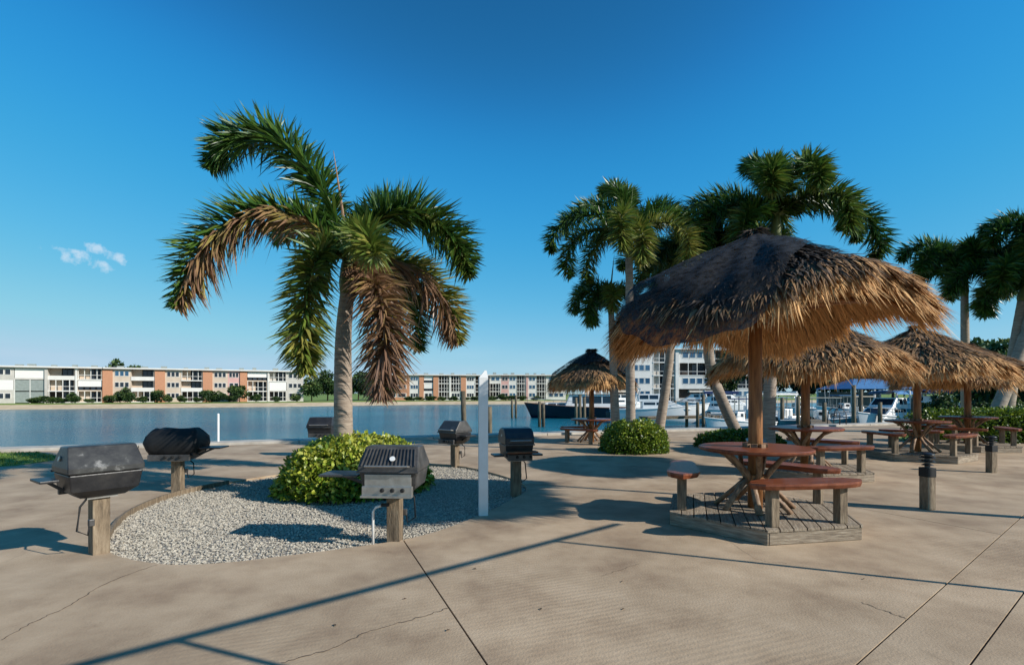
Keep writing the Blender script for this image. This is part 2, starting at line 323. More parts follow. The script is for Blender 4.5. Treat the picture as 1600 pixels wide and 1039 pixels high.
def inside(p, poly):
    c = False; n = len(poly)
    for i in range(n):
        a, b = poly[i], poly[i - 1]
        if (a[1] > p[1]) != (b[1] > p[1]) and p[0] < (b[0] - a[0]) * (p[1] - a[1]) / (b[1] - a[1]) + a[0]: c = not c
    return c
LAND = [(-45, -14), (45, -14), (45, SW(45)), (-45, SW(-45))]
base = MB().prism(LAND, -2.6, -.12)
MB().prism(LAND, -2.6, -.12).build('ground', MT['soil'])['kind'] = 'structure'
plaza = tag(bpy.data.objects.new('plaza_paving', None), kind='structure'); COL.objects.link(plaza)
CAPW = .55
def plaza_bm():
    bm = bmesh.new()
    out = [(-45, -14), (45, -14), (45, SW(45) - CAPW), (-45, SW(-45) - CAPW)]
    for loop in (out, BED):
        vs = [bm.verts.new((p[0], p[1], 0)) for p in loop]
        for i in range(len(vs)): bm.edges.new((vs[i - 1], vs[i]))
    bmesh.ops.triangle_fill(bm, edges=bm.edges, use_beauty=True)
    bad = [f for f in bm.faces if inside(f.calc_center_median()[:2], BED)]
    bmesh.ops.delete(bm, geom=bad, context='FACES')
    return bm
def split(bm, p, q):
    d = Vector((q[0] - p[0], q[1] - p[1], 0)).normalized(); n = Vector((-d.y, d.x, 0)); out = []
    for side in (0, 1):
        b = bm.copy(); bmesh.ops.bisect_plane(b, geom=b.verts[:] + b.edges[:] + b.faces[:], plane_co=(p[0], p[1], 0), plane_no=n, clear_outer=side == 0, clear_inner=side == 1); out.append(b)
    return out                                     # [right of p->q, left of p->q]
b0 = plaza_bm()
rr, ll = split(b0, G(762, 1039), G(630, 843))     # the dark expansion joint
r_near, r_far = split(rr, G(1380, 1000), G(1565, 835))
n1, n2_ = split(r_near, G(1515, 1039), G(1600, 925))
f1, f2 = split(r_far, G(1565, 835), G(1350, 795))
f1a, f1b = split(f1, G(1600, 747), G(1400, 735))
f2a, f2b = split(f2, G(1150, 768), G(825, 757))
f2c, f2d = split(f2b, G(1250, 712), G(860, 712))
l1, l2 = split(ll, G(0, 742), G(-300, 760))
l3, l4 = split(l2, G(640, 712), G(180, 726))
slabs = [n1, n2_, f1a, f1b, f2a, f2c, f2d, l1, l3, l4]
for b in slabs:
    if not b.faces: continue
    bmesh.ops.recalc_face_normals(b, faces=b.faces)
    for f in b.faces:
        if f.normal.z < 0: f.normal_flip()
    r = bmesh.ops.inset_region(b, faces=b.faces[:], thickness=.007, use_boundary=True, use_even_offset=True)
    bmesh.ops.delete(b, geom=r['faces'], context='FACES')
    ed = [e for e in b.edges if e.is_boundary]
    ex = bmesh.ops.extrude_edge_only(b, edges=ed)
    bmesh.ops.translate(b, verts=[v for v in ex['geom'] if isinstance(v, bmesh.types.BMVert)], vec=(0, 0, -.11))
    m = bpy.data.meshes.new('concrete_slab'); b.to_mesh(m); b.free()
    link('concrete_slab', m, MT['concrete'], plaza)
jb = MB()                                          # dark filler standing a little below the slab tops
bmj = plaza_bm(); mj = bpy.data.meshes.new('joint_filler')
for v in bmj.verts: v.co.z = -.012
# keep the filler clear of the planting bed by shrinking it from the bed edge
bmesh.ops.recalc_face_normals(bmj, faces=bmj.faces)
rj = bmesh.ops.inset_region(bmj, faces=bmj.faces[:], thickness=.03, use_boundary=True, use_even_offset=True)
bmesh.ops.delete(bmj, geom=rj['faces'], context='FACES'); bmj.to_mesh(mj); bmj.free()
link('joint_filler', mj, MT['joint'], plaza)
def ribbon(pts, w, z, name, m, parent, jit=.0):
    mb = MB(); P = catmull([Vector((*p, 0)) for p in pts], 10, False)
    vs = []
    for i, p in enumerate(P):
        d = (P[min(i + 1, len(P) - 1)] - P[max(i - 1, 0)]).normalized(); n = Vector((-d.y, d.x, 0)); k = w * random.uniform(.5, 1.2) / 2
        p = p + n * random.uniform(-jit, jit); vs += [(p.x - n.x * k, p.y - n.y * k, z), (p.x + n.x * k, p.y + n.y * k, z)]
    mb.add(vs, [(2 * i, 2 * i + 1, 2 * i + 3, 2 * i + 2) for i in range(len(P) - 1)])
    return mb.build(name, m, parent)
for pts, w in (([(0, 1000), (60, 968), (110, 945), (165, 912), (245, 882)], .009), ([(440, 1036), (520, 1012), (580, 985), (650, 966), (700, 950)], .010),
               ([(1345, 941), (1385, 955), (1420, 968)], .008), ([(1000, 880), (960, 893), (940, 900)], .004), ([(1130, 838), (1180, 872), (1230, 880)], .003)):
    ribbon([G(*p) for p in pts], w, .003, 'crack', MT['crack'], plaza, .012)
for px, py in ((523, 977), (972, 909), (974, 952), (742, 889), (632, 936), (845, 952), (1350, 905), (700, 985)):   # fallen leaf scraps
    x, y = G(px, py); o = MB().add([(-.02, 0, .004), (0, -.009, .012), (.022, .002, .005), (.002, .011, .009)], [(0, 1, 2, 3)]).build('fallen_leaf', MT['bark'])
    o.location = (x, y, 0); o.rotation_euler = (0, 0, random.uniform(0, 6)); tag(o, 'tiny dry leaf scrap lying on the bare paving', 'leaf', 'dry scraps on the paving')
# gravel bed
cx = sum(p[0] for p in BED) / len(BED); cy = sum(p[1] for p in BED) / len(BED)
GZ = -.045
bedo = MB().prism([(cx + (p[0] - cx) * 1.0, cy + (p[1] - cy) * 1.0) for p in BED], -.115, GZ).build('gravel_bed', MT['gravelbase']); bedo['kind'] = 'structure'
def pebbles(n):
    xs = rng.uniform(-6.2, .6, n * 2); ys = rng.uniform(4.8, 12.3, n * 2)
    keep = [i for i in range(n * 2) if inside((xs[i], ys[i]), BED) and (ys[i] < 10.2 or rng.random() < .5)][:n]
    P = np.stack([xs[keep], ys[keep], GZ + rng.uniform(.0, .014, len(keep))], 1); N = len(P)
    octa = np.array([[1, 0, 0], [0, 1, 0], [-1, 0, 0], [0, -1, 0], [0, 0, 1], [0, 0, -1.]])
    ang = rng.uniform(0, 6.28, N); s = rng.uniform(.008, .021, N)
    V = octa[None] * rng.uniform(.6, 1.25, (N, 6, 1)) * s[:, None, None] * np.array([1.25, .85, .7])
    ca, sa = np.cos(ang)[:, None], np.sin(ang)[:, None]
    W = V.copy(); W[:, :, 0] = V[:, :, 0] * ca - V[:, :, 1] * sa; W[:, :, 1] = V[:, :, 0] * sa + V[:, :, 1] * ca; W[:, :, 2] += rng.normal(0, .25, (N, 1)) * W[:, :, 0]
    W += P[:, None]
    f = np.array([[0, 1, 4], [1, 2, 4], [2, 3, 4], [3, 0, 4], [1, 0, 5], [2, 1, 5], [3, 2, 5], [0, 3, 5]])
    Fs = (f[None] + (np.arange(N) * 6)[:, None, None]).reshape(-1, 3)
    m = bpy.data.meshes.new('gravel_pebbles'); m.from_pydata(W.reshape(-1, 3).tolist(), [], Fs.tolist()); m.update()
    o = link('gravel_pebbles', m, MT['pebble']); tag(o, 'white crushed shell gravel filling the round bed', 'gravel', kind='stuff')
pebbles(46000)
# timber edging on the left arc of the bed
arc = [p for p in BED if p[0] < -3.9 and 6.0 < p[1] < 9.9]
arc.sort(key=lambda p: p[1]); mbE = MB()
for a, b in zip(arc[:-1], arc[1:]): mbE.bar((a[0] + .03, a[1], -.02), (b[0] + .03, b[1], -.02), .035, .12)
tag(mbE.build('timber_edging', MT['wood'], None), 'thin weathered timber edging along the gravel bed', 'edging')
# seawall cap in cast lengths, wall and water
sea = tag(bpy.data.objects.new('seawall', None), 'long concrete seawall with a pale cap along the water', 'seawall'); COL.objects.link(sea)
x = -45.0
dv = Vector((1, .37, 0)).normalized(); nv = Vector((-dv.y, dv.x, 0))
MB().prism([(-45, SW(-45) - .05), (45, SW(45) - .05), (45, SW(45) + .2), (-45, SW(-45) + .2)], -2.6, -.16).build('wall', MT['cap'], sea)
while x < 45:
    x2 = x + 4.2; a = Vector((x + .01, SW(x + .01), 0)); b = Vector((x2 - .01, SW(x2 - .01), 0))
    MB().prism([(a - nv * CAPW * .93)[:2], (b - nv * CAPW * .93)[:2], (b + nv * .26)[:2], (a + nv * .26)[:2]], -.18, .09).build('cap_block', MT['cap'], sea, bevel=.015); x = x2
WL = -1.3
wm = MB().add([(-900, -60, WL), (900, -60, WL), (900, 1500, WL), (-900, 1500, WL)], [(0, 1, 2, 3)]).build('water', MT['water']); wm['kind'] = 'structure'
# far shore: a sloping sand bank and flat land behind it
SHORE = [(-420, -20), (-95, 91), (-50, 114), (-22, 134), (30, 148), (140, 170), (420, 210)]
nb = len(SHORE); vs = []
for dy, z in ((-3, WL - .6), (0, WL + .05), (5, WL + .75), (9, WL + .9), (2500, WL + .9)): vs += [(p[0] * (1 if dy < 100 else 6), p[1] + dy, z) for p in SHORE]
bank = MB().add(vs[:4 * nb], [(k * nb + i, k * nb + i + 1, (k + 1) * nb + i + 1, (k + 1) * nb + i) for k in range(2) for i in range(nb - 1)]).build('sand_bank', MT['sand']); bank['kind'] = 'structure'
far = MB().add(vs[2 * nb:], [(k * nb + i, k * nb + i + 1, (k + 1) * nb + i + 1, (k + 1) * nb + i) for k in range(2) for i in range(nb - 1)]).build('far_lawn', MT['lawn']); far['kind'] = 'structure'
LZ = WL + .9
# lawn beside the marina on the right, on land that runs back behind the hedge
lw = MB().prism([(13.2, 18.3), (45, 18.3), (45, SW(45) - CAPW), (21.5, SW(21.5) - CAPW), (17, 22)], -.02, .015).build('lawn', MT['lawn']); lw['kind'] = 'structure'
pen = MB().prism([(29, 31.5), (60, 30), (260, 120), (260, 190), (110, 150), (62, 72)], -3, -.25).build('headland', MT['lawn']); pen['kind'] = 'structure'
# grass corner at the left
GP = [(-11.3, 11.9), (-11.2, 13.2), (-13.2, 14.6), (-24, 10.8), (-22, 7.2)]
gl = MB().prism(GP, -.02, .012).build('grass_verge', MT['lawn']); gl['kind'] = 'structure'
pts = [(x, y) for x, y in zip(rng.uniform(-24, -11, 42000), rng.uniform(7, 14.7, 42000)) if inside((x, y), GP)]
P = np.array([(x, y, .01) for x, y in pts]); D = unit(len(P)) * .5 + [0, 0, 1]
go = blades('grass_blades', P, D, unit(len(P)), rng.uniform(.03, .09, len(P)), .012, .2, rng.uniform(0, 1, len(P)), MT['grass'])
tag(go, 'short green grass in the corner by the seawall', 'grass', kind='stuff')

# ------------------------------------------------------------------ palms
def spline(ctrl, n=26): 
    P = catmull([Vector(p) for p in ctrl], max(2, n // (len(ctrl) - 1)), False); return P
def frond(name, ctrl, parent, n=420, leaf=.42, width=.036, dry=.0, drylow=.0, tint0=.15, m=None):
    n = int(n * 1.75); leaf = leaf * 1.28
    P = spline(ctrl); L = len(P)
    Pn = np.array([p[:] for p in P]); T = np.gradient(Pn, axis=0); T /= np.linalg.norm(T, axis=1)[:, None]
    t = .07 + .93 * (np.arange(n) + rng.uniform(0, 1, n)) / n; k = t * (L - 1); i = np.minimum(k.astype(int), L - 2); fr = (k - i)[:, None]
    pos = Pn[i] * (1 - fr) + Pn[i + 1] * fr; tan = T[i]
    side = np.cross(tan, [0, 0, 1.0]); bad = np.linalg.norm(side, axis=1) < .15; side[bad] = [1, 0, 0]; side /= np.linalg.norm(side, axis=1)[:, None]
    up = np.cross(side, tan)
    phi = rng.uniform(0, 2 * math.pi, n)
    rad = side * np.cos(phi)[:, None] * 1.15 + up * (np.sin(phi) * .85 + .12)[:, None]
    n_ = n; d = tan * rng.uniform(.25, .75, n)[:, None] + rad
    prof = np.clip(np.minimum(.45 + 2.2 * t, 1.0) * np.minimum(1, 2.6 * (1.12 - t)), .3, 1)
    ln = leaf * prof * rng.uniform(.75, 1.15, n)
    low = np.clip(-np.sin(phi), 0, 1)
    tint = np.clip(tint0 + rng.normal(0, .08, n) + dry * rng.uniform(.6, 1.0, n) + drylow * (low > .12) * rng.uniform(.5, 1, n) + .12 * t, 0, 1)
    droop = rng.uniform(.02, .25, n) + .4 * np.clip(tint - .5, 0, 1)
    o = blades(name, pos, d, np.cross(d, rng.normal(size=(n, 3)) * .5 + tan), ln, width * rng.uniform(.7, 1.2, n), droop, tint, m or MT['frond'], parent)
    rb = MB().tube([p for p in P], [.034 * (1 - .85 * j / (L - 1)) * leaf / .42 for j in range(L)], 6)
    rb.build('rachis', MT['shaft'] if dry < .4 else MT['branch'], o, True)
    return o
def arc_frond(origin, az, el, length, droop, n=9):
    p = Vector(origin); e = el; out = [p.copy()]; st = length / n
    for k in range(n):
        p = p + Vector((math.cos(az) * math.cos(e), math.sin(az) * math.cos(e), math.sin(e))) * st; out.append(p.copy()); e -= droop * (1.3 * k / n + .35) / n * 1.6
    return out[::2] if n % 2 == 0 else out[::2] + [out[-1]]
def trunk(parent, path, r0, r1, flare=1.25):
    P = catmull([Vector(p) for p in path], 14, False); n = len(P); rad = []
    for i in range(n):
        t = i / (n - 1); r = r0 + (r1 - r0) * t; r *= 1 + (flare - 1) * max(0, 1 - t * 7) + .018 * (i % 2)
        rad.append(r)
    MB().tube(P, rad, 18).build('trunk', MT['trunk'], parent, True); return P[-1], (P[-1] - P[-3]).normalized()
def palm(label, base, top, r0, r1, fronds, lean=None, flen=2.3, n=330, leaf=.36, width=.04, group=None, mid=None, shaft=.75, spear=True, tint=.12):
    b = Vector(base); t = thing('palm_tree', label, 'palm tree', b, 0, group)
    tp = Vector(top) - b; path = [Vector((0, 0, -.1)), (Vector(mid) - b) if mid else tp * .5, tp]
    end, d = trunk(t, path, r0, r1)
    c = end + d * shaft
    MB().tube([end - d * .04, end + d * shaft * .15, end + d * shaft * .6, c], [r1 * 1.02, r1 * 1.22, r1 * 1.0, r1 * .55], 12).build('crownshaft', MT['shaft'], t, True)
    for az, el, k, dr, dry in fronds:
        frond('frond', arc_frond(c - d * .12, R(az), R(el), flen * k, dr), t, n, leaf, width, dry, 0, tint + random.uniform(-.06, .08))
    if spear: MB().tube([c, c + Vector((.05, 0, .6)), c + Vector((.12, 0, 1.25))], [.03, .022, .004], 6).build('spear_leaf', MT['shaft'], t)
    return t
# the large foxtail palm in the gravel bed: fronds follow their real arcs
PY = 9.05
pb = Vector(((538 - CX) / F * PY, PY, -.05))
pA = thing('palm_tree', 'stout foxtail palm with browning drooping fronds growing in the gravel bed', 'palm tree', pb)
def A(px, py, dy=0): return Q(px, py, PY + dy) - pb
end, d = trunk(pA, [(0, 0, 0), A(536, 600), A(537, 520), A(543, 455)], .165, .115, 1.12)
c = A(545, 398)
MB().tube([end - d * .05, end + (c - end) * .2, end + (c - end) * .7, c], [.12, .15, .125, .07], 14).build('crownshaft', MT['shaft'], pA, True)
for ctrl, n, dry, low, t0, leaf in (
    ([(542, 400, 0), (505, 300, .15), (435, 222, .3), (365, 218, .35), (328, 262, .4)], 640, 0, .0, .10, .50),
    ([(540, 402, 0), (470, 342, -.2), (385, 338, -.45), (312, 395, -.7), (279, 478, -.8)], 640, .05, .75, .12, .50),
    ([(540, 405, -.05), (505, 392, -.5), (484, 440, -.9), (474, 520, -1.1), (478, 582, -1.15)], 560, .32, 0, .10, .42),
    ([(548, 400, 0), (590, 345, .1), (650, 332, .15), (706, 372, .1), (733, 428, .05)], 640, .0, .15, .12, .50),
    ([(550, 408, .1), (600, 408, .6), (655, 430, 1.0), (698, 480, 1.2), (714, 535, 1.25)], 560, .32, .5, .18, .50),
    ([(549, 418, -.05), (575, 430, -.45), (598, 480, -.8), (602, 550, -.95), (596, 618, -.95)], 560, .62, .2, .30, .46),
    ([(548, 405, .1), (600, 420, .9), (640, 470, 1.5), (654, 546, 1.7)], 420, .0, .1, .12, .46),
    ([(545, 400, .1), (575, 345, .9), (610, 322, 1.6), (640, 338, 2.2)], 420, .0, .0, .12, .44),
    ([(542, 402, .1), (510, 360, .9), (470, 345, 1.6), (432, 372, 2.2)], 420, .0, .1, .12, .44),
    ([(545, 402, -.1), (560, 372, -.7), (575, 372, -1.3), (585, 400, -1.7)], 320, .1, .0, .22, .36)):
    frond('frond', [A(*p) for p in ctrl], pA, n, leaf, .046, dry, low, t0)
MB().tube([c, A(532, 310), A(521, 236)], [.035, .022, .004], 6).build('spear_leaf', MT['branch'], pA)

std = [(20, 62, 1, 1.9, 0), (75, 55, .95, 1.9, 0), (130, 66, 1, 1.8, 0), (175, 42, 1, 1.7, 0), (220, 48, .9, 2.1, .05), (268, 40, .8, 2.2, .18), (312, 35, .9, 2.0, .22), (350, 38, 1, 1.8, .02), (100, 20, .85, 1.6, 0), (200, 12, .85, 1.7, .12), (330, 8, .8, 1.7, .25), (45, 15, .8, 1.7, .1)]
def zt(px, py, Y): return Q(px, py, Y)
palm('slender pale foxtail palm rising straight from the small clipped hedge', (3.31, 14.6, 0), zt(983, 402, 14.6), .14, .10,
     [(80, 74, .9, 1.2, 0), (140, 62, 1, 1.9, 0), (172, 40, 1.0, 1.9, .02), (195, 12, .95, 1.8, .02), (250, 30, .8, 2.3, .22), (30, 55, 1, 1.6, 0), (355, 40, .95, 2.0, .02), (320, 18, .9, 2.0, .25), (60, 30, .9, 1.8, 0), (120, 20, .9, 1.8, 0), (275, 10, .7, 2.2, .3), (110, 84, .85, 1.3, 0)], flen=2.95, n=400)
palm('short green-topped palm leaning beside the taller pale palm', (3.30, 16.6, 0), zt(955, 490, 16.6), .16, .09,
     [(150, 58, .8, 1.9, 0), (185, 32, .9, 2.1, 0), (210, 5, .8, 2.0, .05), (265, 25, .7, 2.2, .25), (30, 45, .8, 2.0, 0), (345, 20, .8, 2.1, .12), (90, 50, .8, 1.9, 0), (120, 10, .8, 1.9, 0)], flen=1.9, n=260, leaf=.34, shaft=.6)
palm('curved palm trunk leaning right above the white cruiser', (5.35, 19.3, 0), zt(1052, 440, 19.3), .19, .11, std, mid=zt(1046, 560, 19.3), flen=2.4, n=300, leaf=.42, width=.055, tint=.16)
palm('tall dark palm standing behind the shaded shelter with the widest crown', (7.25, 14.9, 0), zt(1212, 372, 14.9), .19, .12,
     [(95, 80, .8, 1.0, 0), (15, 34, 1.05, 1.6, 0), (352, 22, 1.1, 1.8, 0), (165, 40, 1, 1.9, .02), (190, 22, 1, 1.9, .05), (240, 55, .8, 2.0, .15), (275, 62, .8, 2.2, .1), (310, 30, .8, 2.1, .05), (60, 40, .9, 1.8, 0), (130, 30, .9, 1.8, 0), (215, 8, .8, 1.9, .1)], flen=3.45, n=480, leaf=.46, width=.05, tint=.1)
palm('palm with a trunk leaning sharply left behind the shaded shelter', (7.45, 16.9, 0), zt(1128, 430, 16.9), .19, .12, [(a, e, k, dr, dy * .6) for a, e, k, dr, dy in std], mid=zt(1108, 560, 16.9), flen=2.7, n=340, leaf=.44, width=.055, tint=.08)
palm('dark palm with a green crownshaft behind the shelter beside the hedge', (20.6, 23.8, 0), zt(1507, 462, 23.8), .2, .14, [(a + 20, e, k, dr, dy * .5) for a, e, k, dr, dy in std], flen=3.2, n=340, leaf=.55, width=.07, shaft=1.3, tint=.05)
palm('stout grey palm leaning right behind the long clipped hedge', (19.6, 21.0, 0), zt(1600, 470, 21.0), .27, .2, [(a - 15, e, k, dr, dy * .6) for a, e, k, dr, dy in std], flen=3.2, n=360, leaf=.55, width=.07, tint=.07)
palm('second leaning grey palm trunk close behind the long hedge', (18.2, 20.2, 0), zt(1640, 400, 20.6), .24, .17, std, mid=zt(1590, 560, 20.6), flen=2.9, n=300, leaf=.52, width=.07, tint=.07)

# ------------------------------------------------------------------ hedges
def hedge(label, c, rx, ry, h, n, leaf, name='hedge', tint=(.0, 1.0), boxy=2.6, soil=True, dark=0.0, rz=0):
    t = thing(name, label, 'hedge', (c[0], c[1], 0), rz)
    th = rng.uniform(0, 2 * math.pi, n); el = np.arcsin(rng.uniform(0, 1, n)); r = 1 - np.abs(rng.normal(0, .10, n))
    ux, uy, uz = np.cos(th) * np.cos(el), np.sin(th) * np.cos(el), np.sin(el)
    k = 1 / (np.abs(ux) ** boxy + np.abs(uy) ** boxy + np.abs(uz) ** boxy) ** (1 / boxy)
    lump = 1 + .06 * np.sin(3 * th + 1) + .05 * np.sin(7 * th) * np.cos(5 * el) + rng.normal(0, .02, n)
    P = np.stack([ux * k * rx, uy * k * ry, uz * k * h], 1) * (r * lump)[:, None]; P[:, 2] = np.maximum(P[:, 2], .03)
    nrm = np.stack([ux / rx, uy / ry, uz / h], 1); nrm /= np.linalg.norm(nrm, axis=1)[:, None]
    d = nrm * .7 + unit(n) * .9 + [0, 0, .25]
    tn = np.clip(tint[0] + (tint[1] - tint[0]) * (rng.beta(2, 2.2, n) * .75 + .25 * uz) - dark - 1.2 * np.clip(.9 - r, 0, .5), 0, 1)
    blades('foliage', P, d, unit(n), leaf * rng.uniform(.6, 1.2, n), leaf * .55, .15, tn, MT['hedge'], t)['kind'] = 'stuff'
    # twiggy dark interior
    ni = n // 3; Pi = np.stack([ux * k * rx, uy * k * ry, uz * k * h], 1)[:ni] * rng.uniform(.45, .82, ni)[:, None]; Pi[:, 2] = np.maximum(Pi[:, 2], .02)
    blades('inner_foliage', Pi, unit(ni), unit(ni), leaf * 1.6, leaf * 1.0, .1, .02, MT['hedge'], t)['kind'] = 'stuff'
    for q in range(9):
        a = random.uniform(0, 6.28); e = Vector((math.cos(a) * rx * .6, math.sin(a) * ry * .6, h * .6)); MB().tube([(e.x * .3, e.y * .3, 0), e * .6, e], [.018, .012, .005], 5).build('stem', MT['bark'], t)
    return t
hedge('bushy yellow-green hedge ringing the big palm in the gravel bed', (-2.72, 9.05), 1.17, 1.13, .88, 15000, .095, tint=(.05, 1.15))
hedge('small clipped green hedge around the slender pale palm', (3.42, 14.75), .92, .75, .86, 8000, .075, tint=(0, .8))
hedge('low dark shrub patch under the leaning palms', (6.9, 15.9), 1.25, .9, .5, 5000, .10, tint=(0, .45))
hedge('long dense clipped hedge along the lawn edge', (18.4, 17.75), 4.7, .62, 1.08, 20000, .10, tint=(0, .62), boxy=6)

# ------------------------------------------------------------------ thatched picnic shelters
def clip(poly, nx, ny, c):
    out = []
    for i in range(len(poly)):
        a, b = poly[i - 1], poly[i]; da, db = a[0] * nx + a[1] * ny - c, b[0] * nx + b[1] * ny - c
        if da <= 0: out.append(a)
        if (da < 0) != (db < 0) and da != db: t = da / (da - db); out.append((a[0] + (b[0] - a[0]) * t, a[1] + (b[1] - a[1]) * t))
    return out
def live_slab(mb, L, W, th, z, seed, n=14):
    r = random.Random(seed); top = []
    for i in range(n + 1):
        t = i / n; k = (1 - abs(2 * t - 1) ** 5) ** .6; top.append((-L / 2 + L * t, W / 2 * max(.12, k) * (1 + .13 * math.sin(5 * t + seed) + r.uniform(-.05, .05))))
    bot = [(x, -w * (.9 + .12 * math.sin(4 * x + seed))) for x, w in reversed(top)]
    poly = [(x, y) for x, y in bot] + [(x, y) for x, y in top]
    # rounded lower edge
    rings = [[(x * .985, y * .9, z - th) for x, y in poly], [(x, y, z - th * .35) for x, y in poly], [(x * .996, y * .985, z) for x, y in poly]]
    return mb.loft(rings)
PLAT, TABZ, SEATZ = .17, .955, .66
def hexpt(k, r, a0): a = a0 + k * math.pi / 3; return (r * math.cos(a), r * math.sin(a))
TILT = 0.0; COR = .12
def roof_z(u, th, za, drop, th0, cor): return za - drop * (.30 * u ** .55 + .70 * u ** 1.25) - cor * u * u * math.cos(4 * (th - th0)) - TILT * u * math.cos(th - R(130))
def make_thatch(t, Rr, za, drop, n, th0, wscale=1.0, net=None, dark=.5, seed=1, patch=None):
    cor = COR
    shell = MB(); nu, nt = 10, 48; rings = []
    for i in range(nu):
        u = .04 + .93 * i / (nu - 1); rings.append([(u * Rr * math.cos(2 * math.pi * k / nt), u * Rr * math.sin(2 * math.pi * k / nt), roof_z(u, 2 * math.pi * k / nt, za, drop, th0, cor) - .05) for k in range(nt)])
    back = [[(x, y, z - .05) for x, y, z in r] for r in reversed(rings)]
    shell.loft(rings + back, True, False)
    nn = len(shell.v); shell.f.append(tuple(range(nt - 1, -1, -1)))
    shell.build('thatch_underlayer', MT['underthatch'], t)
    def layer(name, n, u0, u1, l0, l1, w, lift, droop0, tintf, dz=0, down=0.0):
        u = np.sqrt(rng.uniform(u0 * u0, u1 * u1, n)); th = rng.uniform(0, 2 * math.pi, n)
        z = np.array([roof_z(a, b, za, drop, th0, cor) for a, b in zip(u, th)]) + rng.uniform(-.02, .02, n) + dz
        Rm = Rr * (1 + .03 * np.cos(4 * (th - th0)))
        P = np.stack([u * Rm * np.cos(th), u * Rm * np.sin(th), z], 1)
        sl = drop / Rr * (.9 + .2 * u)
        rad = np.stack([np.cos(th), np.sin(th), -sl + lift + rng.normal(0, .13, n) - down], 1); tang = np.stack([-np.sin(th), np.cos(th), np.zeros(n)], 1)
        clump = .16 * np.sin(th * 17 + u * 9) + .12 * np.sin(th * 41 + u * 23)
        d = rad + tang * (clump + rng.normal(0, .24, n))[:, None]
        side = tang + unit(n) * .35
        ln = rng.uniform(l0, l1, n) * (1 + .22 * np.sin(th * 23) * np.sin(th * 7 + 2)); dr = droop0 * rng.uniform(.5, 1.3, n)
        return blades(name, P, d, side, ln, w * wscale * rng.uniform(.6, 1.3, n), dr, np.clip(tintf(u, th, n), 0, 1), MT['thatch'], t, bend=.6, kind='stuff')
    def tint_top(u, th, n):
        v = .30 + dark * (1 - u) ** .7 + .10 * np.sin(5 * th + 3 * u) * np.sin(3 * th - 1) + rng.normal(0, .10, n)
        if patch is not None: v = v + .38 * np.clip(np.cos(th - patch) * 2.2 - .7, 0, 1)
        return v
    layer('thatch_top', n, .02, .93, .20, .42, .032, .15, .06, tint_top)
    layer('thatch_edge', int(n * .5), .84, 1.0, .18, .36, .022, .06, .22, lambda u, th, n: .24 + rng.normal(0, .12, n) + (.3 * np.clip(np.cos(th - patch) * 2.2 - .7, 0, 1) if patch is not None else 0))
    layer('thatch_fringe', int(n * .55), .86, .985, .16, .34, .019, -.1, .30, lambda u, th, n: .08 + np.abs(rng.normal(0, .12, n)), dz=-.07, down=.22)
    layer('thatch_lining', int(n * .35), .35, .97, .3, .5, .02, -.05, .22, lambda u, th, n: .06 + np.abs(rng.normal(0, .12, n)), dz=-.12, down=.1)
    # ragged tuft at the peak
    k = 260; a = rng.uniform(0, 6.28, k); P = np.stack([.05 * np.cos(a), .05 * np.sin(a), np.full(k, za + .0)], 1)
    blades('peak_tuft', P, np.stack([np.cos(a) * .9, np.sin(a) * .9, rng.uniform(-.8, .25, k)], 1), unit(k), rng.uniform(.08, .22, k), .022, .25, rng.uniform(.6, 1, k), MT['thatch'], t)
    if net:
        a0, a1, umax = net; mb = MB(); nu2, nt2 = 16, 60; rings = []
        for i in range(nu2):
            row = []
            for k in range(nt2 + 1):
                s_ = k / nt2; th = a0 + (a1 - a0) * s_; u = .015 + (umax(s_) - .015) * i / (nu2 - 1)
                uu = min(u, .97); ov = max(0, u - .97)
                z = roof_z(uu, th, za, drop, th0, cor) + .02 + (.26 * uu - .09 * uu * uu) * (.12 + .88 * min(1, 4.5 * s_, 4.5 * (1 - s_))) + .035 * math.sin(9 * th + 7 * u) * u + .02 * math.sin(23 * th) * u - 1.85 * ov
                rr_ = uu * Rr * 1.02 + ov * Rr * .60
                row.append((rr_ * math.cos(th), rr_ * math.sin(th), z))
            rings.append(row)
        mb.loft(rings, False, False); mb.build('mesh_net', MT['net'], t, True)
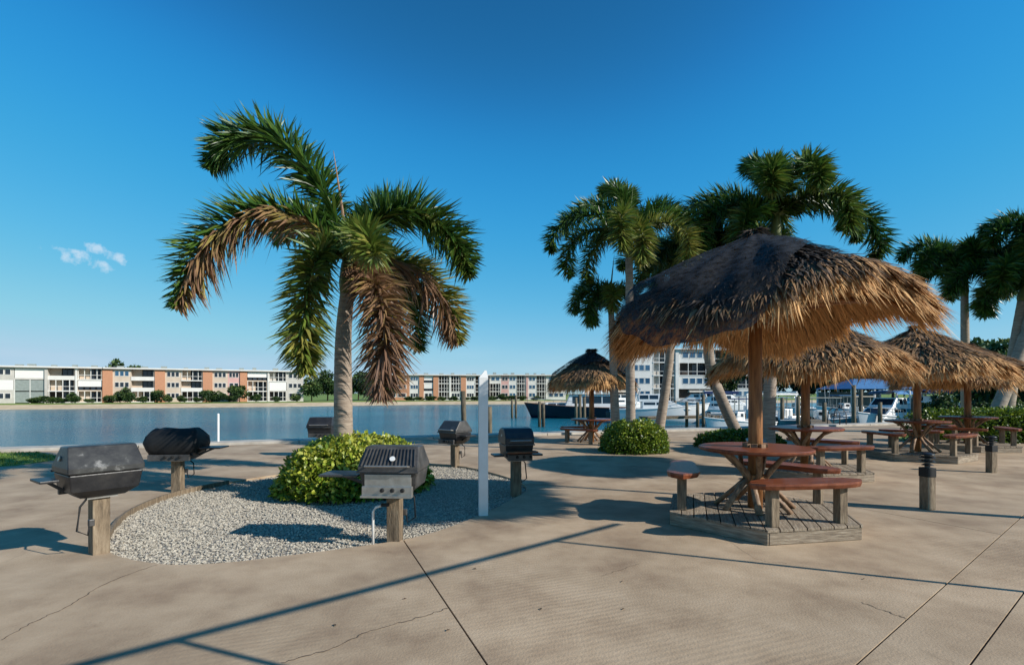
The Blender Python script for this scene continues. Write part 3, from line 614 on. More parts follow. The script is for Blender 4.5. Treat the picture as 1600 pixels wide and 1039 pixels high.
def make_shelter(label, loc, a0, Rr=1.72, za=3.66, drop=1.16, n=7000, th0=0.0, platform=True, benches=(0, 2, 4), net=None, seed=1, polez=None, wscale=1.0, group=None, dark=.5, patch=None, thatch=True, sc=1.0, side=1.2):
    t = thing('thatched_shelter', label, 'picnic shelter', (loc[0], loc[1], 0), 0, group)
    P0 = PLAT if platform else .02; tz = TABZ if platform else TABZ - .17; sz = SEATZ if platform else SEATZ - .16
    if platform:
        pf = bpy.data.objects.new('platform', None); COL.objects.link(pf); pf.parent = t
        H = [hexpt(k, side, a0) for k in range(6)]
        for k in range(6):
            a, b = Vector((*H[k], 0)), Vector((*H[(k + 1) % 6], 0)); dd = (b - a).normalized(); nn = Vector((dd.y, -dd.x, 0))
            if nn.dot(a) < 0: nn = -nn
            a2, b2 = a + dd * (.0 if k % 2 else .022), b - dd * (.0 if (k + 1) % 2 == 1 else .0)
            fb = MB().box((0, 0, 0), ((b2 - a2).length - .004, .04, .145)).build('fascia_board', MT['woodx'], pf, bevel=.006)
            fb.location = (a2 + b2) / 2 - nn * .024 + Vector((0, 0, .076)); fb.rotation_euler = (0, 0, math.atan2(dd.y, dd.x))
        # deck boards clipped to the hexagon; they run square to one bench side
        ang = a0 + math.pi / 3 * 4.5 + math.pi / 2; ca, sa = math.cos(ang), math.sin(ang)
        bw, gap = .135, .012; off = -side - bw
        while off < side + bw:
            s = [(-2 * ca - off * -sa, -2 * sa - off * ca)]
            strip = [(-2 * ca + (-sa) * off, -2 * sa + ca * off), (2 * ca + (-sa) * off, 2 * sa + ca * off), (2 * ca + (-sa) * (off + bw), 2 * sa + ca * (off + bw)), (-2 * ca + (-sa) * (off + bw), -2 * sa + ca * (off + bw))]
            for k in range(6):
                am = a0 + (k + .5) * math.pi / 3; strip = clip(strip, math.cos(am), math.sin(am), side * math.cos(math.pi / 6) + .006)
                if len(strip) < 3: break
            if len(strip) >= 3:
                l = [(x * ca + y * sa, -x * sa + y * ca) for x, y in strip]
                db = MB().prism(l, -.014, .014).build('deck_board', MT['woodx'], pf, bevel=.003); db.rotation_euler = (0, 0, ang); db.location = (0, 0, PLAT - .014 + random.uniform(-.0015, .0015))
            off += bw + gap
        for k in range(3):
            am = a0 + k * math.pi / 3
            MB().bar((-math.cos(am) * (side - .1), -math.sin(am) * (side - .1), .07), (math.cos(am) * (side - .1), math.sin(am) * (side - .1), .07), .05, .13).build('joist', MT['wood'], pf)
    pz = roof_z(.1, 0, za, drop, th0, 0) - .12
    MB().tube([(0, 0, .0), (.005, 0, 1.2), (0, .004, pz)], [.092, .086, .078], 18).build('pole', MT['pole'], t, True)
    # round table with forked branch braces
    tb = MB(); ring = [(.68 * (1 + .012 * math.sin(5 * a) + .01 * math.sin(11 * a + seed)) * math.cos(a), .68 * (1 + .012 * math.sin(5 * a)) * math.sin(a)) for a in [2 * math.pi * k / 56 for k in range(56)]]
    tb.loft([[(x * .97, y * .97, tz - .05) for x, y in ring], [(x, y, tz - .03) for x, y in ring], [(x, y, tz - .008) for x, y in ring], [(x * .99, y * .99, tz) for x, y in ring]])
    tab = tb.build('table_top', MT['slab'], t)
    for k in range(8):
        a = 2 * math.pi * k / 8 + .3; MB().box((.125 * math.cos(a), .125 * math.sin(a), tz + .022), (.05, .07, .045), a).build('collar_block', MT['branch'], tab)
    for k in range(7):
        a = 2 * math.pi * k / 7 + a0; c_, s_ = math.cos(a), math.sin(a); j = random.uniform(-.08, .08)
        MB().tube([(.08 * c_, .08 * s_, P0 + .30), (.16 * c_ - j * s_, .16 * s_ + j * c_, P0 + .46), (.36 * c_, .36 * s_, tz - .12), (.52 * c_, .52 * s_, tz - .045)], [.03, .034, .03, .026], 8).build('branch_brace', MT['branch'], t, True)
        MB().tube([(.09 * c_, .09 * s_, P0 + .40), (.22 * c_ + j * s_, .22 * s_ - j * c_, P0 + .26), (.48 * c_, .48 * s_, P0 + .005)], [.036, .04, .046], 8, sq=.7).build('branch_foot', MT['branch'], t, True)
    MB().disc((0, 0, P0 + .36), .125, .07, 20).build('binding_ring', MT['pole'], t)
    am0 = side * math.cos(math.pi / 6)
    for k in benches:
        a = a0 + (k + .5) * math.pi / 3; bx, by = (am0 - .14) * math.cos(a), (am0 - .14) * math.sin(a)
        bo = bpy.data.objects.new('bench', None); COL.objects.link(bo); bo.parent = t; bo.location = (bx, by, 0); bo.rotation_euler = (0, 0, a + math.pi / 2)
        live_slab(MB(), 1.42, .40, .065, sz, seed * 3.1 + k).build('seat', MT['slab'], bo)
        for s in (-1, 1): MB().box((s * .44, 0, (sz - .06 + P0) / 2), (.10, .11, sz - .06 - P0), random.uniform(-.06, .06)).build('leg', MT['wood'], bo, bevel=.006)
    if thatch:
        rz0 = roof_z(.93, 0, za, drop, th0, 0)
        for k in range(8):
            a = th0 + math.pi / 4 * k; MB().tube([(.07 * math.cos(a), .07 * math.sin(a), roof_z(.1, a, za, drop, th0, .0) - .16), (Rr * .92 * math.cos(a), Rr * .92 * math.sin(a), roof_z(.92, a, za, drop, th0, COR) - .15)], .024, 7).build('rafter', MT['pole'], t, True)
        for k in range(4):
            a, b = th0 + math.pi / 2 * k, th0 + math.pi / 2 * (k + 1); z = roof_z(.72, a, za, drop, th0, COR) - .2
            MB().tube([(Rr * .72 * math.cos(a), Rr * .72 * math.sin(a), z), (Rr * .72 * math.cos(b), Rr * .72 * math.sin(b), z)], .028, 7).build('tie_beam', MT['pole'], t, True)
        for k in range(2):
            a = th0 + math.pi / 2 * k; z = roof_z(.72, a, za, drop, th0, COR) - .25
            MB().tube([(-Rr * .74 * math.cos(a), -Rr * .74 * math.sin(a), z), (Rr * .74 * math.cos(a), Rr * .74 * math.sin(a), z)], .032, 7).build('cross_beam', MT['pole'], t, True)
        make_thatch(t, Rr, za, drop, n, th0, wscale, net, dark, seed, patch)
    return t
HA = math.atan2(-.946, -.3235)                     # the platform corner that points at the path
NETA = R(228)
TILT = .13; COR = .17
make_shelter('large thatched picnic shelter with black netting draped over its weathered peak', (3.15, 6.8), HA, n=16000, th0=R(234), drop=1.06, za=3.74, Rr=1.70, net=(R(150), R(292), lambda s: .66 + .66 * math.exp(-((s - .50) / .27) ** 4) + .02 * math.sin(40 * s)), dark=.55, benches=(0, 2, 4), seed=2, patch=NETA)
TILT = .03; COR = .12
make_shelter('thatched picnic shelter standing just behind the netted one on a low deck', (5.95, 10.65), HA, n=8000, th0=R(240), Rr=1.68, za=3.28, drop=1.0, seed=3, wscale=1.2)
make_shelter('golden thatched shelter with a dark reddish pole beside the far bollard', (10.3, 13.35), HA + .35, n=7000, th0=R(235), Rr=1.7, za=3.35, drop=1.05, seed=4, wscale=1.4, dark=.35, benches=(0, 2, 4))
make_shelter('thatched shelter in front of the long clipped hedge', (13.45, 15.5), HA + .9, n=6000, th0=R(250), Rr=1.75, za=3.1, drop=1.0, seed=5, wscale=1.5, dark=.3, benches=(0, 2, 4))
make_shelter('small grey thatched shelter with a black net peak near the navy boat', (2.68, 17.7), HA + .2, n=6000, th0=R(240), Rr=1.34, za=3.12, drop=1.05, seed=6, wscale=1.4, platform=False, net=(0, 2 * math.pi, lambda s: .62 + .42 * math.sin(s * math.pi) ** .2 * (1 if s < .5 or s > .88 else 0) + .0), dark=.6, benches=(3, 5), side=1.15)

# ------------------------------------------------------------------ barbecue grills on timber posts
def rect(hx, hy, z, y0=0): return [(-hx, -hy + y0, z), (hx, -hy + y0, z), (hx, hy + y0, z), (-hx, hy + y0, z)]
def grill(label, px, py, yaw, h=1.06, w=.66, style='plain', shelf=(), lid='blackmetal', prz=0.0, lidopen=0):
    x, y = G(px, py); inb = inside((x, y), BED)
    z0 = GZ if inb else 0
    t = thing('barbecue_grill', label, 'grill', (x, y, z0), yaw, 'barbecue grills on timber posts')
    dz = h - 1.06 - z0
    pw = .15
    MB().box((0, 0, (.52 + dz) / 2 - .03), (pw, pw, .52 + dz + .06), prz).build('post', MT['wood'], t, bevel=.008)
    MB().box((0, 0, .52 + dz + .012), (.26, .22, .024)).build('mounting_plate', MT['steel'], t)
    tub = MB().loft([rect(w * .30, .13, .54 + dz), rect(w * .46, .22, .62 + dz), rect(w * .5, .25, .79 + dz)]).build('firebox', MT['greymetal' if style in ('ribbed',) else 'blackmetal'], t, bevel=.012)
    hw = w * .52
    if style == 'round':
        prof = [(-.27, .80), (-.27, .90), (-.22, .99), (-.12, 1.05), (.06, 1.06), (.20, 1.02), (.27, .92), (.27, .80)]
        ld = MB().xprism([(a, b + dz) for a, b in prof], -hw, hw).build('lid', MT[lid], t, bevel=.02)
    elif style == 'cover':
        mbc = MB(); rings = []
        for zz, kx, ky in ((.60, .72, .75), (.70, .95, .98), (.82, 1.04, 1.04), (.93, .98, .98), (1.02, .86, .62), (1.06, .78, .42)):
            rings.append([(hw * 1.04 * kx * max(-1, min(1, 1.35 * math.cos(a))) * (1 + .03 * math.sin(7 * a + zz * 30)), .28 * ky * max(-1, min(1, 1.35 * math.sin(a))) * (1 + .05 * math.sin(9 * a + zz * 40)), zz + dz + .012 * math.sin(5 * a + zz * 9)) for a in [2 * math.pi * k / 28 for k in range(28)]])
        ld = mbc.loft(rings).build('lid_cover', MT['rubber'], t, True)
    else:
        ld = MB().loft([rect(hw, .265, .80 + dz), rect(hw, .265, .855 + dz), rect(hw * .90, .115, 1.05 + dz, .01), rect(hw * .87, .09, 1.06 + dz, .01)]).build('lid', MT[lid], t, bevel=.010)
    if style != 'cover':
        MB().box((0, -.275, .80 + dz), (hw * 2.03, .03, .022)).build('lid_lip', MT['greymetal'], ld, bevel=.004)
        MB().tube([(-hw * .7, -.27, .86 + dz), (-hw * .7, -.335, .87 + dz), (hw * .7, -.335, .87 + dz), (hw * .7, -.27, .86 + dz)], .011, 8).build('handle', MT['steel' if lid != 'smear' else 'blackmetal'], ld)
    if style == 'ribbed':
        for k in range(15):
            xx = -hw * .88 + hw * 1.76 * k / 14; MB().bar((xx, -.267, .865 + dz), (xx * .9, -.125, 1.038 + dz), .010, .016).build('rib', MT['greymetal'], ld)
        dsc = MB().disc((0, 0, 0), .03, .012, 18).build('thermometer', MT['white'], ld); dsc.location = (.04, -.222, .935 + dz); dsc.rotation_euler = (R(50), 0, 0)
    elif style != 'cover':
        dsc = MB().disc((0, 0, 0), .026, .012, 16).build('thermometer', MT['steel'], ld); sg = 1 if lid == 'smear' else -1; dsc.location = (sg * hw * .965, -.02, .94 + dz); dsc.rotation_euler = (0, sg * R(75), 0)
    pan = MB().box((0, -.275, .60 + dz), (w * .86, .05, .10)).build('control_panel', MT['steel' if style == 'ribbed' else 'greymetal'], t, bevel=.006)
    if style == 'ribbed':
        MB().box((0, -.256, .71 + dz), (w * .80, .02, .13)).build('front_panel', MT['steel'], t, bevel=.004)
        MB().box((0, -.30, .545 + dz), (w * .86, .09, .02)).build('drip_ledge', MT['steel'], t)
    for k in range(3):
        kb = MB().disc((0, 0, 0), .024, .03, 14, .018).build('knob', MT['rubber'], pan); kb.location = (-.05 + .11 * k, -.30, .61 + dz); kb.rotation_euler = (R(90), 0, 0)
    for s, m, sl_ in shelf:
        MB().box((s * (hw + .03 + sl_ / 2), -.02, .74 + dz), (sl_, .34, .025)).build('side_shelf', MT[m], t, bevel=.006)
        MB().bar((s * (hw - .04), -.02, .62 + dz), (s * (hw + sl_ * .6), -.02, .725 + dz), .03).build('shelf_bracket', MT['blackmetal'], t)
    MB().tube([(.10, .08, .56 + dz), (.19, .12, .46 + dz), (.21, .10, .28), (.12, .09, .22), (.10, .09, .34)], .010, 6).build('gas_hose', MT['rubber'], t, True)
    MB().box((.09, .085, .34), (.05, .05, .07)).build('gas_valve', MT['greymetal'], t, bevel=.008)
    return t
grill('black grill with smeared lid and a small left shelf on a grey post', 155, 863, R(234), 1.12, .62, 'plain', ((1, 'blackmetal', .15),), 'smear')
grill('grill under a wrinkled black cover with a shelf to the right', 278, 768, R(6), 1.06, .74, 'cover', ((1, 'blackmetal', .34),))
grill('dark grill half hidden behind the big palm and hedge', 503, 712, R(4), 1.02, .62, 'plain')
grill('grill with a ribbed grey lid, steel front and a long left shelf', 617, 843, R(-4), 1.06, .64, 'ribbed', ((-1, 'greymetal', .44),), 'greymetal')
grill('small grey grill with a steel handle turned towards the water', 711, 727, R(-38), 1.02, .55, 'plain', ((1, 'blackmetal', .2),), 'greymetal')
gF = grill('black round-lidded grill with a rust brown front shelf', 806, 772, R(14), 1.09, .46, 'round')
o = MB().box((0, -.36, .77), (.50, .17, .03)).build('front_shelf', MT['brown'], gF, bevel=.008)
for s in (-1, 1): MB().box((s * .32, -.05, .70), (.16, .3, .03)).build('side_shelf', MT['blackmetal'], gF, bevel=.006)
# gas stub pipe beside the ribbed grill
sx, sy = G(583, 850)
sp = thing('gas_stub_pipe', 'thin pale upright pipe beside the ribbed grill post', 'pipe', (sx, sy, GZ))
MB().tube([(0, 0, 0), (0, 0, .40), (.03, 0, .45), (.10, .0, .47)], .014, 8).build('pipe', MT['white'], sp, True)
MB().box((.13, 0, .475), (.09, .035, .035)).build('valve', MT['rubber'], sp, bevel=.006)
# white post
wx, wy = G(755, 804)
wp = thing('white_post', 'tall white painted post with a pointed top in the gravel bed', 'post', (wx, wy, GZ), R(8))
MB().box((0, 0, 1.90 / 2), (.125, .125, 1.90)).build('shaft', MT['white'], wp, bevel=.006)
MB().loft([[(-.0625, -.0625, 1.90), (.0625, -.0625, 1.90), (.0625, .0625, 1.90), (-.0625, .0625, 1.90)], [(.02, -.02, 2.0), (.045, -.02, 2.0), (.045, .02, 2.0), (.02, .02, 2.0)]]).build('pointed_top', MT['white'], wp)
# bollard lights
def bollard(label, px, py, h):
    x, y = G(px, py); t = thing('bollard_light', label, 'bollard', (x, y, 0), R(10))
    MB().box((0, 0, h * .36), (.135, .135, h * .72)).build('post', MT['wood'], t, bevel=.008)
    MB().box((0, 0, h * .72 - .035), (.145, .145, .13)).build('post_sleeve', MT['rubber'], t, bevel=.006)
    MB().tube([(0, 0, h * .74), (0, 0, h * .98)], .035, 12).build('lamp_core', MT['greymetal'], t)
    for k, r in enumerate((.075, .095, .10)):
        MB().disc((0, 0, h * (.80 + .07 * k)), r, .018, 20, r * .7).build('louvre', MT['blackmetal'], t)
    MB().loft([[(r * math.cos(a), r * math.sin(a), z) for a in [2 * math.pi * k / 20 for k in range(20)]] for r, z in ((.095, h * .985), (.08, h * 1.01), (.04, h * 1.03))]).build('cap', MT['blackmetal'], t, True)
bollard('weathered timber bollard light between the netted shelter and open paving', 1449, 795, .78)
bollard('weathered timber bollard light near the shelter by the long hedge', 1549, 738, .74)
# out of view to the right: an open frame and a lamp post whose shadows cross the paving
fr = thing('awning_frame', 'bare metal awning frame on slim posts beside the paving', 'frame', (0, 0, 0))
off = Vector((SUN_H.x, SUN_H.y, 0)) * (2.8 / math.tan(R(SUN_EL)))
def shp(px, py): return Vector((*G(px, py), 0)) + off + Vector((0, 0, 2.8))
e1 = shp(967, 818); e0 = shp(300, 993); MB().bar(e1, e0 + (e0 - e1).normalized() * 2.4, .045).build('beam', MT['greymetal'], fr)
for p in (shp(865, 845), shp(275, 1000)): MB().bar((p.x, p.y, 0), (p.x, p.y, 2.77), .04).build('frame_post', MT['greymetal'], fr)
tipx, tipy = G(825, 756); hl = 5.2; lx, ly = tipx + SUN_H.x * hl / math.tan(R(SUN_EL)), tipy + SUN_H.y * hl / math.tan(R(SUN_EL))
lp = thing('lamp_post', 'tall slim lamp post at the edge of the paving', 'lamp post', (lx, ly, 0))
MB().tube([(0, 0, 0), (0, 0, .5), (0, 0, 5.0)], [.13, .10, .045], 14).build('column', MT['greymetal'], lp, True)
MB().disc((0, 0, 5.0), .12, .2, 16, .05).build('lamp_head', MT['greymetal'], lp)

# ------------------------------------------------------------------ seawall fittings, pilings, docks
def on_wall(px, extra=0):
    k = (px - CX) / F; Y = 20.45 / (1 - .37 * k) + extra; return k * Y, Y
x, y = on_wall(341); t = thing('marker_pole', 'short white pole standing on the seawall cap', 'pole', (x, y, .09)); MB().tube([(0, 0, 0), (0, 0, .88)], .035, 10).build('tube', MT['white'], t); MB().disc((0, 0, .88), .037, .02, 10, .02).build('cap', MT['white'], t)
x, y = on_wall(1307, -.1)
t = thing('dock_ladder', 'pair of dark curved ladder rails on the seawall', 'ladder', (x, y, .05), R(20))
for s in (-.22, .22): MB().tube([(s, -.35, 0), (s, -.35, .55), (s, -.2, .8), (s, .05, .86), (s, .25, .7), (s, .32, .3), (s, .34, -1.6)], .025, 8).build('rail', MT['blackmetal'], t, True)
for k in range(4): MB().tube([(-.22, .34, -.3 - .3 * k), (.22, .34, -.3 - .3 * k)], .018, 6).build('rung', MT['blackmetal'], t)
def piling(px, Y, top, r=.14, label='round timber piling standing in the marina water', m='piling', lean=0):
    t = MB().tube([(0, 0, WL - .8), (0, 0, 0), (lean, 0, top)], [r, r, r * .92], 10).build('piling', MT[m], None, True)
    t.location = ((px - CX) / F * Y, Y, 0); return tag(t, label, 'piling', None if 'dark bare' in label else 'timber pilings in the marina')
piling(725, 26, 1.75, .13, 'dark bare piling in open water behind the small grey grill', lean=-.05)
piling(765, 25, 1.0, .12, 'dark bare piling hidden behind the white post')
for px, Y, top in ((800, 62, .9), (806, 62, 1.4), (843, 46, .9), (849, 46, .7), (906, 44, 1.5), (913, 44, 1.3), (900, 50, 1.2), (1055, 52, .9), (1073, 46, .9), (1090, 44, .9), (1099, 44, 1.5), (1172, 42, 1.0), (1186, 47, 1.1), (1222, 40, 1.3), (1247, 39, 1.4), (1288, 36, 1.0), (1334, 36, 2.2), (1345, 38, 1.9), (1375, 37, 1.0), (1427, 38, 1.3), (1460, 40, 1.2)):
    piling(px, Y, top, label=('round timber piling standing near the bow of the navy trawler' if px < 880 else 'timber piling standing in front of the navy trawler cabin' if px < 1000 else 'timber piling beside the white sport cruiser and long dock' if px < 1110 else 'timber piling near the white boat lift' if px < 1260 else 'tall timber piling beside the blue canvas cruiser' if top > 1.8 else 'timber piling near the dock ladder and teal boat'))
def dock(label, p0, p1, w):
    a, b = Vector((*p0, 0)), Vector((*p1, 0)); dd = (b - a).normalized(); L = (b - a).length
    t = thing('dock', label, 'dock', (a.x, a.y, -.35), math.atan2(dd.y, dd.x))
    MB().box((L / 2, 0, -.12), (L, w * .9, .16)).build('frame', MT['piling'], t)
    n = int(L / .6)
    for k in range(n): MB().box((L / n * (k + .5), 0, 0), (L / n - .03, w, .06)).build('plank', MT['wood'], t)
dock('long wooden dock running past the white cruiser', (11, 44), (27, 50), 1.4)
dock('wooden finger dock beside the teal-hulled boat', (19.5, 33), (24, 41), 1.2)
dock('wooden dock behind the navy trawler', (4, 74), (22, 79), 1.5)
def lift(label, px, Y):
    t = thing('boat_lift', label, 'boat lift', ((px - CX) / F * Y, Y, 0), R(15))
    for sx_ in (-1.1, 1.1):
        for sy_ in (0, 3): MB().box((sx_, sy_, -.1), (.12, .12, 3.2)).build('post', MT['white'], t)
    for sy_ in (0, 3): MB().box((0, sy_, 1.56), (2.5, .16, .14)).build('cross_beam', MT['white'], t)
    for sx_ in (-1.1, 1.1): MB().box((sx_, 1.5, 1.72), (.10, 3.2, .12)).build('side_beam', MT['white'], t)
lift('white boat lift frame next to the leaning palm', 1226, 42)

# ------------------------------------------------------------------ boats
def boat(label, px, Y, yaw, L, B, fb, hull='hullwhite', cabin='cruiser', canvas=None, stripe=None, deckm='hullwhite', name='motor_boat'):
    t = thing(name, label, 'boat', ((px - CX) / F * Y, Y, WL), yaw)
    ns = 14; rings = []; sheer = lambda u: fb * (1 + .45 * u ** 2.2)
    hb = lambda u: B / 2 * (1 - max(0, (u - .35) / .65) ** 2.3) * (.93 + .07 * min(1, u * 4)) + .012
    for i in range(ns):
        u = i / (ns - 1); b = hb(u); z = sheer(u); xk = -L / 2 + L * (u if u < .9 else .9 + (u - .9) * .2); x = -L / 2 + L * u
        xm = lambda f_: xk + (x - xk) * f_
        rings.append([(x, -b, z), (xm(.45), -b * .86, z * .35), (xm(.2), -b * .72, 0), (xk, 0, -.35), (xm(.2), b * .72, 0), (xm(.45), b * .86, z * .35), (x, b, z)])
    h = MB(); h.loft(rings, False, False); o = len(h.v); h.f.append(tuple(range(7)))
    h.build('hull', MT[hull], t, True)
    dk = MB(); dv_ = []
    for i in range(ns): u = i / (ns - 1); dv_ += [(-L / 2 + L * u, -hb(u) * .97, sheer(u) - .06), (-L / 2 + L * u, hb(u) * .97, sheer(u) - .06)]
    dk.add(dv_, [(2 * i, 2 * i + 1, 2 * i + 3, 2 * i + 2) for i in range(ns - 1)]).build('deck', MT[deckm], t)
    for s in (-1, 1):
        MB().tube([(-L / 2 + L * k / 13, s * hb(k / 13) * 1.005, sheer(k / 13)) for k in range(14)], .045, 6).build('rub_rail', MT[stripe or 'hullwhite'], t)
    def house(x0, x1, z0, z1, w, rake0=.1, rake1=.5, m='hullwhite', nm='cabin', nw=3, wh=.55):
        hs = MB().loft([[(x0, -w, z0), (x1, -w, z0), (x1, w, z0), (x0, w, z0)], [(x0 + rake0, -w * .86, z1), (x1 - rake1, -w * .86, z1), (x1 - rake1, w * .86, z1), (x0 + rake0, w * .86, z1)]]).build(nm, MT[m], t, bevel=.05)
        for s in (-1, 1):
            for k in range(nw):
                xa = x0 + rake0 + .15 + (x1 - rake1 - x0 - rake0 - .3) * k / nw; xb = xa + (x1 - rake1 - x0 - rake0 - .3) / nw - .12
                za, zb = z0 + (z1 - z0) * (.9 - wh), z0 + (z1 - z0) * .86
                f_ = lambda z: s * (w + (w * .86 - w) * (z - z0) / (z1 - z0) + .012)
                MB().add([(xa, f_(za), za), (xb, f_(za), za), (xb, f_(zb), zb), (xa, f_(zb), zb)], [(0, 1, 2, 3)]).build('window', MT['glass'], hs)
        zz0, zz1 = z0 + (z1 - z0) * .3, z0 + (z1 - z0) * .9; fx = lambda z: x1 - rake1 * (z - z0) / (z1 - z0) + .012
        MB().add([(fx(zz0), -w * .8, zz0), (fx(zz0), w * .8, zz0), (fx(zz1), w * .75, zz1), (fx(zz1), -w * .75, zz1)], [(0, 1, 2, 3)]).build('windshield', MT['glass'], hs)
        return hs
    def rail(u0, u1, hgt):
        for s in (-1, 1):
            pts = [(-L / 2 + L * (u0 + (u1 - u0) * k / 6), s * hb(u0 + (u1 - u0) * k / 6) * .93, sheer(u0 + (u1 - u0) * k / 6) + hgt) for k in range(7)]
            r = MB().tube(pts, .022, 5).build('bow_rail', MT['steel'], t)
            for p in pts: MB().bar((p[0], p[1], p[2] - hgt), p, .02).build('stanchion', MT['steel'], r)
    if cabin == 'trawler':
        house(-L * .30, L * .14, fb * .95, fb + 1.55, B * .36, .1, .7, nw=4)
        house(L * .12, L * .34, fb * 1.05, fb + .55, B * .26, 0, .5, nm='fore_cabin', nw=2, wh=.4)
        MB().box((-L * .09, 0, fb + 1.60), (L * .46, B * .74, .07)).build('roof', MT['hullwhite'], t, bevel=.02)
        house(-L * .2, -L * .02, fb + 1.62, fb + 2.2, B * .26, 0, .3, nm='flybridge', nw=1, wh=.2)
        MB().tube([(-L * .18, 0, fb + 1.6), (-L * .18, 0, fb + 4.0)], .035, 6).build('mast', MT['white'], t)
        MB().box((-L * .38, 0, fb + 1.5), (L * .2, B * .7, .05)).build('aft_canopy', MT['tancanvas'], t)
        for s in (-1, 1): MB().bar((-L * .47, s * B * .33, fb), (-L * .47, s * B * .33, fb + 1.48), .05).build('canopy_post', MT['white'], t)
        rail(.5, .97, .6)
    elif cabin == 'cruiser':
        house(-L * .18, L * .30, fb * 1.0, fb + .8, B * .36, 0, L * .2, nw=2, wh=.35)
        house(-L * .22, L * .10, fb + .75, fb + 1.5, B * .32, .0, .9, nm='wheelhouse', nw=2)
        MB().tube([(-L * .26, -B * .4, fb), (-L * .20, -B * .36, fb + 2.0), (-L * .20, B * .36, fb + 2.0), (-L * .26, B * .4, fb)], .09, 8).build('radar_arch', MT['hullwhite'], t)
        if canvas: MB().xprism([(-B * .38, 0), (-B * .3, .22), (0, .3), (B * .3, .22), (B * .38, 0), (B * .3, .16), (0, .24), (-B * .3, .16)], -L * .42, L * .04).build('canvas_top', MT[canvas], t).location = (0, 0, fb + 1.75)
        rail(.5, .97, .5)
    else:
        cs = house(-L * .08, L * .08, fb * .8, fb + .75, B * .2, 0, .25, nm='console', nw=1, wh=.3)
        for sx_ in (-.14, .12):
            for s in (-1, 1): MB().bar((L * sx_, s * B * .26, fb * .7), (L * sx_, s * B * .26, fb + 1.65), .045).build('top_post', MT['steel'], t)
        MB().box((-L * .01, 0, fb + 1.68), (L * .36, B * .66, .07)).build('t_top', MT[canvas or 'hullwhite'], t, bevel=.02)
        MB().box((-L * .2, 0, fb * .95), (.5, B * .5, .5)).build('seat', MT['hullwhite'], t, bevel=.04)
        rail(.55, .97, .32)
    if cabin != 'trawler':
        for s in (-.3, .3):
            MB().loft([rect(.16, .13, .3), rect(.22, .16, .8), rect(.2, .15, 1.05), rect(.12, .1, 1.15)]).build('outboard_motor', MT['rubber' if s > 0 else 'greymetal'], t, bevel=.03).location = (-L / 2 - .2, s * B * .6, 0)
    MB().tube([(-L * .5 + .3, B * .3, fb), (-L * .5 + .2, B * .35, fb + 2.6)], .015, 5).build('antenna', MT['white'], t)
    return t
boat('navy-hulled trawler with white cabin moored beyond the small shelter', 905, 62, R(176), 13.0, 3.9, 1.25, 'hullnavy', 'trawler', stripe='teak', deckm='teak', name='trawler')
boat('white sport cruiser seen between the pale palm trunks', 1030, 52, R(-8), 9.6, 3.1, 1.35, 'hullwhite', 'cruiser', None)
boat('white boat with navy canvas beyond the long dock', 1105, 58, R(160), 7.5, 2.6, 1.1, 'hullwhite', 'cruiser', 'navycanvas')
boat('white centre console boat behind the leaning trunk', 1172, 50, R(-20), 7.0, 2.5, 1.0, 'hullwhite', 'console')
boat('teal-hulled open boat with a tan top by the ladder', 1285, 40, R(-14), 6.4, 2.4, .9, 'hullteal', 'console', 'tancanvas', deckm='hullwhite')
boat('white cruiser under a wide blue canvas top', 1382, 39, R(-150), 7.4, 2.7, 1.1, 'hullwhite', 'cruiser', 'bluecanvas')
boat('white cabin boat with navy top beyond the hedge', 1478, 46, R(12), 7.2, 2.6, 1.2, 'hullwhite', 'cruiser', 'navycanvas')
boat('white console boat with blue top in the farther row', 1318, 62, R(185), 7.0, 2.5, 1.0, 'hullwhite', 'console', 'bluecanvas')
boat('white console boat with a navy top in the farther row', 1245, 66, R(175), 7.4, 2.6, 1.0, 'hullwhite', 'console', 'navycanvas')
boat('white cruiser without canvas in the farther row', 1140, 74, R(10), 8.4, 2.9, 1.2, 'hullwhite', 'cruiser')
boat('teal-hulled cruiser in the farther row', 1425, 58, R(170), 7.5, 2.7, 1.1, 'hullteal', 'cruiser', 'tancanvas')
boat('white cruiser moored astern of the navy trawler', 975, 72, R(20), 9.0, 3.0, 1.3, 'hullwhite', 'cruiser', 'tancanvas')

boat('small white console boat tied close behind the leaning palm trunk', 1150, 38, R(200), 5.6, 2.2, .85, 'hullwhite', 'console', 'navycanvas')
boat('white console boat with a white top under the boat lift', 1226, 43.5, R(104), 5.8, 2.2, .9, 'hullwhite', 'console')
boat('navy-hulled console boat beside the wooden finger dock', 1340, 48, R(20), 6.6, 2.4, .95, 'hullnavy', 'console', 'tancanvas')
boat('white cruiser with tan canvas in the gap past the long dock', 1080, 80, R(168), 9.0, 3.0, 1.3, 'hullwhite', 'cruiser', 'tancanvas')
